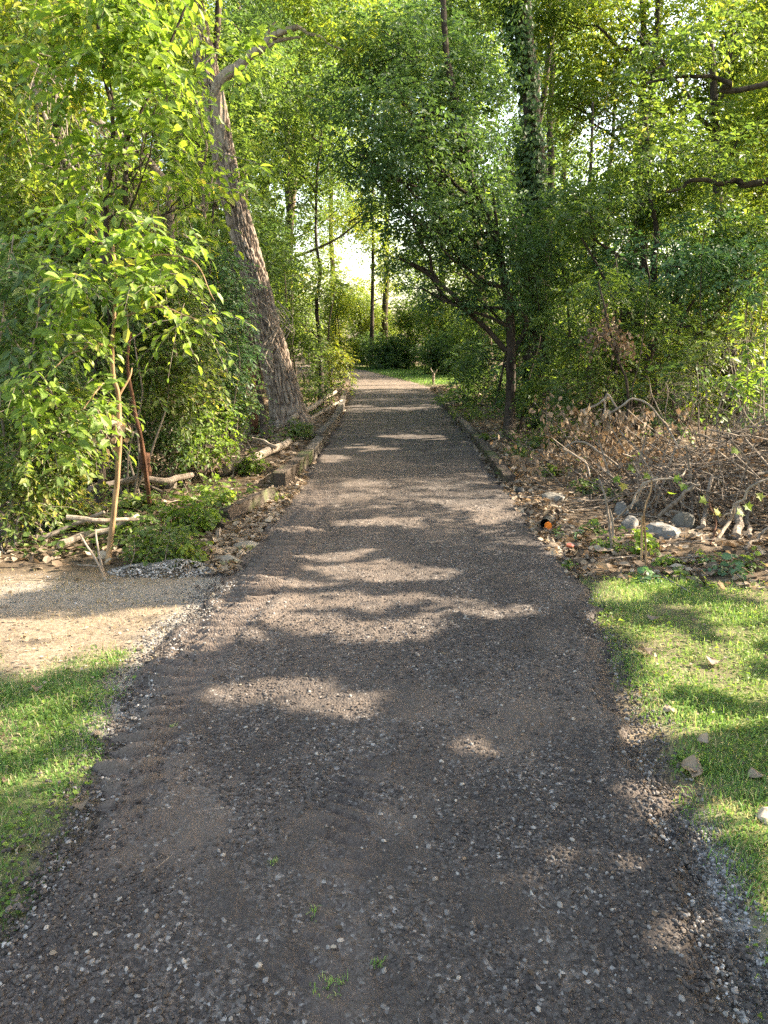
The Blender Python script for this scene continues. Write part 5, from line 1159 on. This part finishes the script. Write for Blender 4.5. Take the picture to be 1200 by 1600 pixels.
# ------------------------------------------------------------------ brush pile
def brush():
    rs = np.random.RandomState(9)
    cx, cy, rx, ry, hh = 4.4, 7.5, 2.15, 1.2, 1.0
    root = thing('brush_pile', 'large tangled heap of brown twigs and branches at the right', 'brush pile', (cx, cy, 0))
    def top(x, y):
        q = ((x-cx)/rx)**2+((y-cy)/ry)**2
        return hh*np.sqrt(np.clip(1-q, 0, 1))*(.45+.95*vnoise(np.stack([x, y], -1), 1.3, 3))*(.62+.38*sstep(cx-1.9, cx, x))
    N, m_ = 1900, 12
    th = rs.rand(N)*6.283; q = rs.rand(N)**.5*.98
    x0 = cx+rx*q*np.cos(th); y0 = cy+ry*q*np.sin(th)
    hd = rs.randn(N)*.75+np.where(rs.rand(N) < .5, 0, math.pi); ln = .3+1.5*rs.rand(N)**1.8
    lift = (rs.rand(N)**.7)*1.12; pitch = rs.randn(N)*.38; cur = rs.randn(N)*1.5; curz = rs.randn(N)*1.1
    P = np.zeros((N, m_, 3)); t = np.linspace(-.5, .5, m_)
    ang = hd[:, None]+cur[:, None]*t; stp = ln[:, None]/m_
    dx = np.cumsum(np.cos(ang)*stp, 1); dy = np.cumsum(np.sin(ang)*stp, 1)*.7
    P[..., 0] = x0[:, None]+dx-dx[:, m_//2:m_//2+1]; P[..., 1] = y0[:, None]+dy-dy[:, m_//2:m_//2+1]
    z0 = top(x0, y0)*lift+.02
    P[..., 2] = z0[:, None]+np.sin(pitch)[:, None]*ln[:, None]*t+curz[:, None]*(t**2)*-.25*ln[:, None]
    P += (rs.rand(N, m_, 3)-.5)*.022
    P[..., 2] = np.maximum(P[..., 2], .02)
    R = (.0018+.010*rs.rand(N)**4)[:, None]*np.linspace(1, .5, m_)
    for nm, mt, sl in (('brown_twigs', TWIG, slice(0, 1050)), ('dark_twigs', BARK_D, slice(1050, 1680)), ('pale_twigs', BARK_P, slice(1680, 1900))):
        V, F, K = tubes(P[sl], R[sl], 4)
        o = npmesh(nm, V, [F, K], mt, root); o['kind'] = 'stuff'
    # upright and slanting pieces at the open front
    P = []; Rr = []
    for i in range(150):
        x = cx+rx*rs.uniform(-.95, .9); y = cy-ry*math.sqrt(max(0, 1-((x-cx)/rx)**2))*rs.uniform(.75, 1.02)
        a = np.array([x, y, .0]); e = a+np.array([rs.randn()*.3, .25*rs.rand(), .25+.5*rs.rand()])
        P.append(curve([a, (a+e)/2+rs.randn(3)*.06, e], 9)); Rr.append(np.full(9, .003+.007*rs.rand()**2))
    V, F, K = tubes(np.array(P), np.array(Rr), 5); o = npmesh('upright_twigs', V, [F, K], TWIG, root); o['kind'] = 'stuff'
    Yb = 6.4
    def br(pts, r0, r1, mat=BARK_P, s=0): trunk_mesh(root, [limb(pts, r0, r1, 26, .02, s, 8)], mat, 'branch')
    br([G(962, 812, .03), AT(990, 785, 6.5), AT(1005, 760, 6.4), AT(1025, 750, 6.4), AT(1060, 746, 6.4), AT(1072, 733, 6.5)], .011, .007, s=1)
    br([AT(1045, 745, 6.4), AT(1070, 755, 6.35), AT(1094, 758, 6.3)], .011, .007, s=2)
    br([AT(985, 795, 6.5), AT(1000, 765, 6.5), AT(1028, 746, 6.5)], .01, .006, s=3)
    br([G(1030, 806, .06), AT(1058, 782, 6.6), AT(1080, 762, 6.6), AT(1090, 750, 6.6)], .02, .014, TWIG, 4)
    br([G(1122, 842, .03), AT(1140, 812, 6.2), AT(1156, 782, 6.1), AT(1180, 757, 6.0), AT(1212, 746, 6.0)], .015, .009, s=5)
    br([AT(1124, 815, 6.2), AT(1140, 800, 6.1), AT(1150, 790, 6.1)], .007, .005, s=6)
    br([G(1165, 858, .02), AT(1185, 838, 5.9), AT(1210, 820, 5.9)], .014, .01, s=7)
    br([G(1098, 822, .05), AT(1102, 800, 6.7), AT(1108, 768, 6.7), AT(1112, 745, 6.8)], .022, .016, TWIG, 8)
    br([G(1150, 838, .02), AT(1155, 812, 6.4), AT(1150, 790, 6.5)], .035, .03, TWIG, 9)
    br([G(1172, 838, .02), AT(1168, 815, 6.5), AT(1176, 790, 6.5)], .02, .016, TWIG, 10)
    br([G(1110, 850, .02), AT(1118, 820, 6.0), AT(1112, 795, 6.0), AT(1108, 780, 6.0)], .008, .005, BARK_R, 11)
    for i in range(34):
        a = np.array([cx+rs.uniform(-1.9, 1.2), cy+rs.uniform(-.9, .1), 0]); a[2] = top(a[:1], a[1:2])[0]*rs.uniform(.5, 1)+.04
        d = rs.randn()*.35; e = a+np.array([rs.uniform(.5, 1.1), d*.4, rs.randn()*.15]); br([a, (a+e)/2+rs.randn(3)*.05, e], .006+.013*rs.rand()**2, .004, [TWIG, BARK_P, TWIG, BARK_D][i % 4], 30+i)
    # dead leaves caught in it
    n = 5200; x = cx+rx*rs.uniform(-1, 1, n); y = cy+ry*rs.uniform(-1, 1, n); tz = top(x, y); k = tz > .1; x, y, tz = x[k], y[k], tz[k]; n = len(x)
    O = np.stack([x, y, tz*rs.rand(n)**.45], -1); w = vnoise(O, 2.2, 8) > .42; O = O[w]; n = len(O)
    L = Leaves(); L.add(O, rs.randn(n, 3), rs.randn(n, 3), .025+.035*rs.rand(n), rs.rand(n)*.7); o = L.build('caught_leaves', LM_DEAD, root, tpl=F_, width=1.3); o['kind'] = 'stuff'
    # a few green leaves growing through
    L = Leaves()
    for px, py, Y in ((1052, 748, 6.3), (1070, 756, 6.3), (1048, 772, 6.3), (1103, 780, 6.1), (1125, 800, 6.1), (1165, 787, 6.0), (1160, 800, 6.0), (1185, 770, 6.0), (990, 730, 6.6), (1015, 742, 6.6), (1152, 702, 6.3), (975, 755, 6.5), (960, 745, 6.5)):
        a = rs.rand()*6.28; L.add(AT(px, py, Y)[None], np.array([[math.cos(a), -.5, math.sin(a)*.5-.3]]), np.array([[.2*rs.randn(), -.8, .6]]), np.array([.075]), rs.rand(1))
    L.build('green_leaves', LM_BRIGHT, root, tpl=TPL_MAPLE)
brush()

# heap of cut branches with dead leaves, left of the brush pile
def dead_heap():
    rs = np.random.RandomState(19); c0 = np.array([2.45, 8.7, 0])
    root = thing('dead_branch_heap', 'cut branches with pale withered leaves between path and brush pile', 'branches', c0)
    P = []; L = Leaves()
    for i in range(48):
        a = c0+np.array([rs.randn()*.35, rs.randn()*.35, .03]); e = a+np.array([np.clip(rs.randn()*.5, -.55, 1.2), rs.randn()*.4, .15+.75*rs.rand()**1.5])
        c = curve([a, (a+e)/2+rs.randn(3)*.08, e], 10); P.append(c)
        for _ in range(26):
            j = rs.randint(4, 10); o = c[j]+rs.randn(3)*.045
            L.add(o[None], (rs.randn(3)*.5-np.array([0, 0, 1]))[None], rs.randn(1, 3), np.array([.045+.04*rs.rand()]), np.array([.1+.65*rs.rand()]))
    V, F, K = tubes(np.array(P), np.tile(np.linspace(.007, .003, 10), (len(P), 1)), 5)
    npmesh('twigs', V, [F, K], TWIG, root); L.build('withered_leaves', LM_DEAD, root, tpl=F_, width=1.4)
    for i, pts in enumerate([[G(975, 735, .2), AT(935, 705, 8.2), AT(905, 690, 8.3), AT(880, 700, 8.4)], [AT(908, 643, 8.6), AT(930, 634, 8.6), AT(946, 622, 8.6), AT(950, 617, 8.6), AT(963, 637, 8.5), AT(978, 652, 8.4), AT(995, 678, 8.3)],
                             [AT(944, 622, 8.6), AT(945, 640, 8.6), AT(938, 660, 8.5)], [AT(955, 645, 8.5), AT(975, 632, 8.4), AT(990, 623, 8.4), AT(1015, 634, 8.3), AT(1034, 656, 8.2)], [AT(1034, 656, 8.2), AT(1045, 670, 8.2), AT(1060, 700, 8.0)],
                             [AT(880, 702, 8), AT(893, 708, 8), AT(915, 722, 7.8), AT(922, 745, 7.6)]]):
        trunk_mesh(root, [limb(pts, .014, .009, 26, .008, i, 8)], BARK_P, 'bare_branch')
    L = Leaves()
    for px, py, s in ((970, 650, 10), (990, 655, 12), (1010, 648, 9), (918, 650, 14), (948, 650, 10)):
        n = 30; O = AT(px, py, 8.4)+rs.randn(n, 3)*np.array([s*.0035, .05, s*.0045]); L.add(O, rs.randn(n, 3)*.4-np.array([0, 0, 1]), rs.randn(n, 3), .05+.03*rs.rand(n), .3+.7*rs.rand(n))
    L.build('hanging_leaves', LM_DEAD, root, tpl=F_, width=1.3)
dead_heap()
# hanging withered clump higher up
rs = np.random.RandomState(29); c = AT(950, 525, 9.4); b0 = np.array([c[0]+.25, 9.5, h1(c[0]+.25, 9.5)])
root = thing('withered_sapling', 'broken sapling with a hanging clump of withered brown leaves over the brush', 'sapling', b0)
trunk_mesh(root, [limb([b0, AT(982, 620, 9.4), AT(966, 560, 9.4), AT(950, 500, 9.4), AT(935, 440, 9.5)], .02, .01, 30, .02, 2, 8), limb([AT(962, 550, 9.4), AT(930, 515, 9.3), AT(915, 530, 9.3)], .01, .005, 14, .01, 3, 6)], BARK_D, 'stem')
L = Leaves(); n = 330; q = rs.rand(n)
O = np.array([c]*n)+np.stack([-.2+.5*q+rs.randn(n)*.07, rs.randn(n)*.09, .12*np.sin(q*5)-.05+rs.randn(n)*.11], -1)
L.add(O, rs.randn(n, 3)*.5-np.array([0, 0, 1]), rs.randn(n, 3), 0.035+.03*rs.rand(n), rs.rand(n)*.45); L.build('withered_leaves', LM_DEAD, root, tpl=F_, width=1.4)

# stakes and young plants in front of the brush
GS2 = 'thin upright stems in front of the brush pile'
stick([G(1002, 886, 0), AT(1002, 850, 5.35), AT(1004, 806, 5.35)], .009, .008, BARK_S, 'left of two orange-brown stakes in front of the brush', 'stake', 'stake', GS2, 41, .003)
stick([G(1009, 886, 0), AT(1009, 850, 5.37), AT(1006, 800, 5.37), AT(1016, 770, 5.45), AT(1018, 750, 5.5)], .009, .005, BARK_S, 'right and taller of two orange-brown stakes in front of brush', 'stake', 'stake', GS2, 42, .003)
stick([G(957, 862, 0), AT(952, 820, 5.7), AT(945, 775, 5.7), AT(935, 745, 5.8)], .012, .007, TWIG, 'grey dead stem with a pale broken strip, left of the stakes', 'dead_sapling', 'stem', GS2, 43, .006)
stick([AT(958, 838, 5.6), AT(957, 815, 5.6), AT(953, 796, 5.6)], .009, .006, BARK_P, 'short pale split stick leaning on the grey dead stem', 'stick', 'stick', GS2, 44, .003)
for i, (px, py, rx, ry, lm, lf, lb) in enumerate([
    (985, 840, 34, 24, LM_BRIGHT, .045, 'bushy weed with toothed leaves around the two stakes'), (945, 845, 18, 18, LM_BRIGHT, .04, 'small light weed left of the stakes'), (1040, 868, 22, 14, LM_BRIGHT, .05, 'low light-green seedlings right of the stakes'),
    (1060, 890, 24, 14, LM_MID, .05, 'low seedlings at the litter edge above the lawn'), (1098, 868, 18, 14, LM_BRIGHT, .05, 'heart-leaved seedling below the brush pile'), (1138, 890, 24, 16, LM_BLUE, .055, 'blue-green seedling near the right lawn corner'),
    (1012, 900, 16, 10, LM_BLUE, .05, 'dark small seedling at the base of the stakes'), (1170, 880, 22, 16, LM_MID, .05, 'seedling at the right edge below the brush'), (1095, 910, 20, 8, LM_MID, .04, 'flat weed where litter meets the right lawn'),
    (895, 836, 14, 9, LM_BLUE, .045, 'bluish weed right of the orange cap'), (868, 830, 10, 6, LM_MID, .035, 'tiny weed just below the orange cap'), (910, 822, 18, 10, LM_BRIGHT, .04, 'light weed between orange cap and dead stem'),
    (810, 715, 22, 12, LM_MID, .04, 'green weed patch on the litter beside the right timbers'), (845, 700, 24, 14, LM_MID, .045, 'green weed patch below the withered branches'), (768, 690, 14, 8, LM_YEL, .035, 'yellow-green weed at the right timber row'), (835, 668, 26, 14, LM_DARK, .05, 'dark groundcover at the ivy trunk foot'),
    (885, 880, 12, 8, LM_BRIGHT, .03, 'bright grass-like weed at the top corner of the right lawn'), (790, 742, 12, 8, LM_YEL, .03, 'small yellowish weed near the end of the right timbers'), (915, 760, 22, 14, LM_MID, .045, 'leafy green sprout in the litter left of the brush pile'), (860, 740, 20, 10, LM_BRIGHT, .04, 'light green sprouts right of the last right timber'), (960, 770, 20, 14, LM_MID, .05, 'green shoots at the left foot of the brush pile'), (1120, 745, 20, 10, LM_YEL, .04, 'yellowish leaves poking out of the brush pile')]):
    g = G(px, py+ry*.8); Y = g[1]; base = (g[0], Y, h1(g[0], Y)); rr = np.array([pix(rx, Y), pix(rx, Y)*.7, pix(ry, Y)*.9])
    c = np.array([g[0], Y, base[2]+rr[2]*.8])
    shrub('weed', lb, base, [(c, rr), (c+np.array([rr[0]*.4, -.02, -rr[2]*.4]), rr*.6)], lm, 1600+i, leaf=lf, k=4, cover=1.6, cut=.3, cat='weed', group='weeds on the right woodland floor', srad=.003, stems=7, lw=1.5, tpl=F_, outward=.6)
# low groundcover under the trees on both sides
rs = np.random.RandomState(63); n = 60000
x = rs.uniform(-9, 10, n); y = 5.5+rs.rand(n)**1.3*26; P = np.stack([x, y], -1)
k = (rs.rand(n) < .9*sstep(.5, .66, fbm(P, .8, 181, 3))) & ((x < xl(y)-.35) | (x > xr(y)+.3)) & ((y < 27) | (x < -3) | (x > 4.5)); x, y = x[k], y[k]; n = len(x); a = rs.rand(n)*6.28
L = Leaves(); L.add(np.stack([x, y, H(x, y)+.05+.22*rs.rand(n)**1.5*np.clip(np.abs(x)/3, .3, 1)], -1), np.stack([np.cos(a), np.sin(a), .3*rs.randn(n)-.2], -1), np.array([0, 0, 1])+rs.randn(n, 3)*.4, .04+.05*rs.rand(n), rs.rand(n)*.8)
o = L.build('groundcover', LM_MID, width=1.3); tag(o, 'low green plants covering the woodland floor', 'groundcover', kind='stuff')
# tufts growing in the path
for i, (px, py, r, lb) in enumerate([(512, 1552, 26, 'sparse grass tuft growing in the path at the bottom'), (270, 1150, 9, 'tiny grass tuft beside the tyre marks'), (490, 1440, 10, 'thin grass sprig in the path centre'), (425, 1362, 9, 'little pale sprig left of the path centre'), (590, 1520, 10, 'tiny sprig right of the bottom grass tuft')]):
    rs = np.random.RandomState(90+i); g = G(px, py); n = r*2; p = np.stack([g[0]+rs.randn(n)*pix(r*.5, 2.2), g[1]+rs.randn(n)*pix(r*.5, 2.2)], -1)
    z = path_z(p[:, 0], p[:, 1]); P = np.stack([p[:, 0], p[:, 1], z], -1)
    o = blades('grass_tuft', P, .010+.016*rs.rand(n), .001+.0006*rs.rand(n), .4+.6*rs.rand(n), rs, LM_GRASS, 1.4); tag(o, lb, 'grass tuft', 'grass tufts in the path')
g = G(256, 1366); stick([g+np.array([-.012, -.03, .045]), g+np.array([.02, .03, .045])], .0013, .001, BARK_P, 'single short straw lying on the path', 'straw', 'straw', None, 51, .001, 5)
# small bare forked stem in the far grass
b0 = G(677, 604); b0 = np.array([b0[0], b0[1], 0]); Yd = b0[1]
stick([b0, AT(677, 592, Yd), AT(678, 583, Yd)], .05, .04, BARK_P, 'small pale forked post standing in the far grass', 'forked_post', 'stem', None, 52, .01, 8,
      side=(([AT(678, 584, Yd), AT(674, 578, Yd), AT(673, 575, Yd)], .03), ([AT(678, 584, Yd), AT(682, 580, Yd), AT(683, 577, Yd)], .03)))
print('faces', sum(len(me.polygons) for me in bpy.data.meshes))
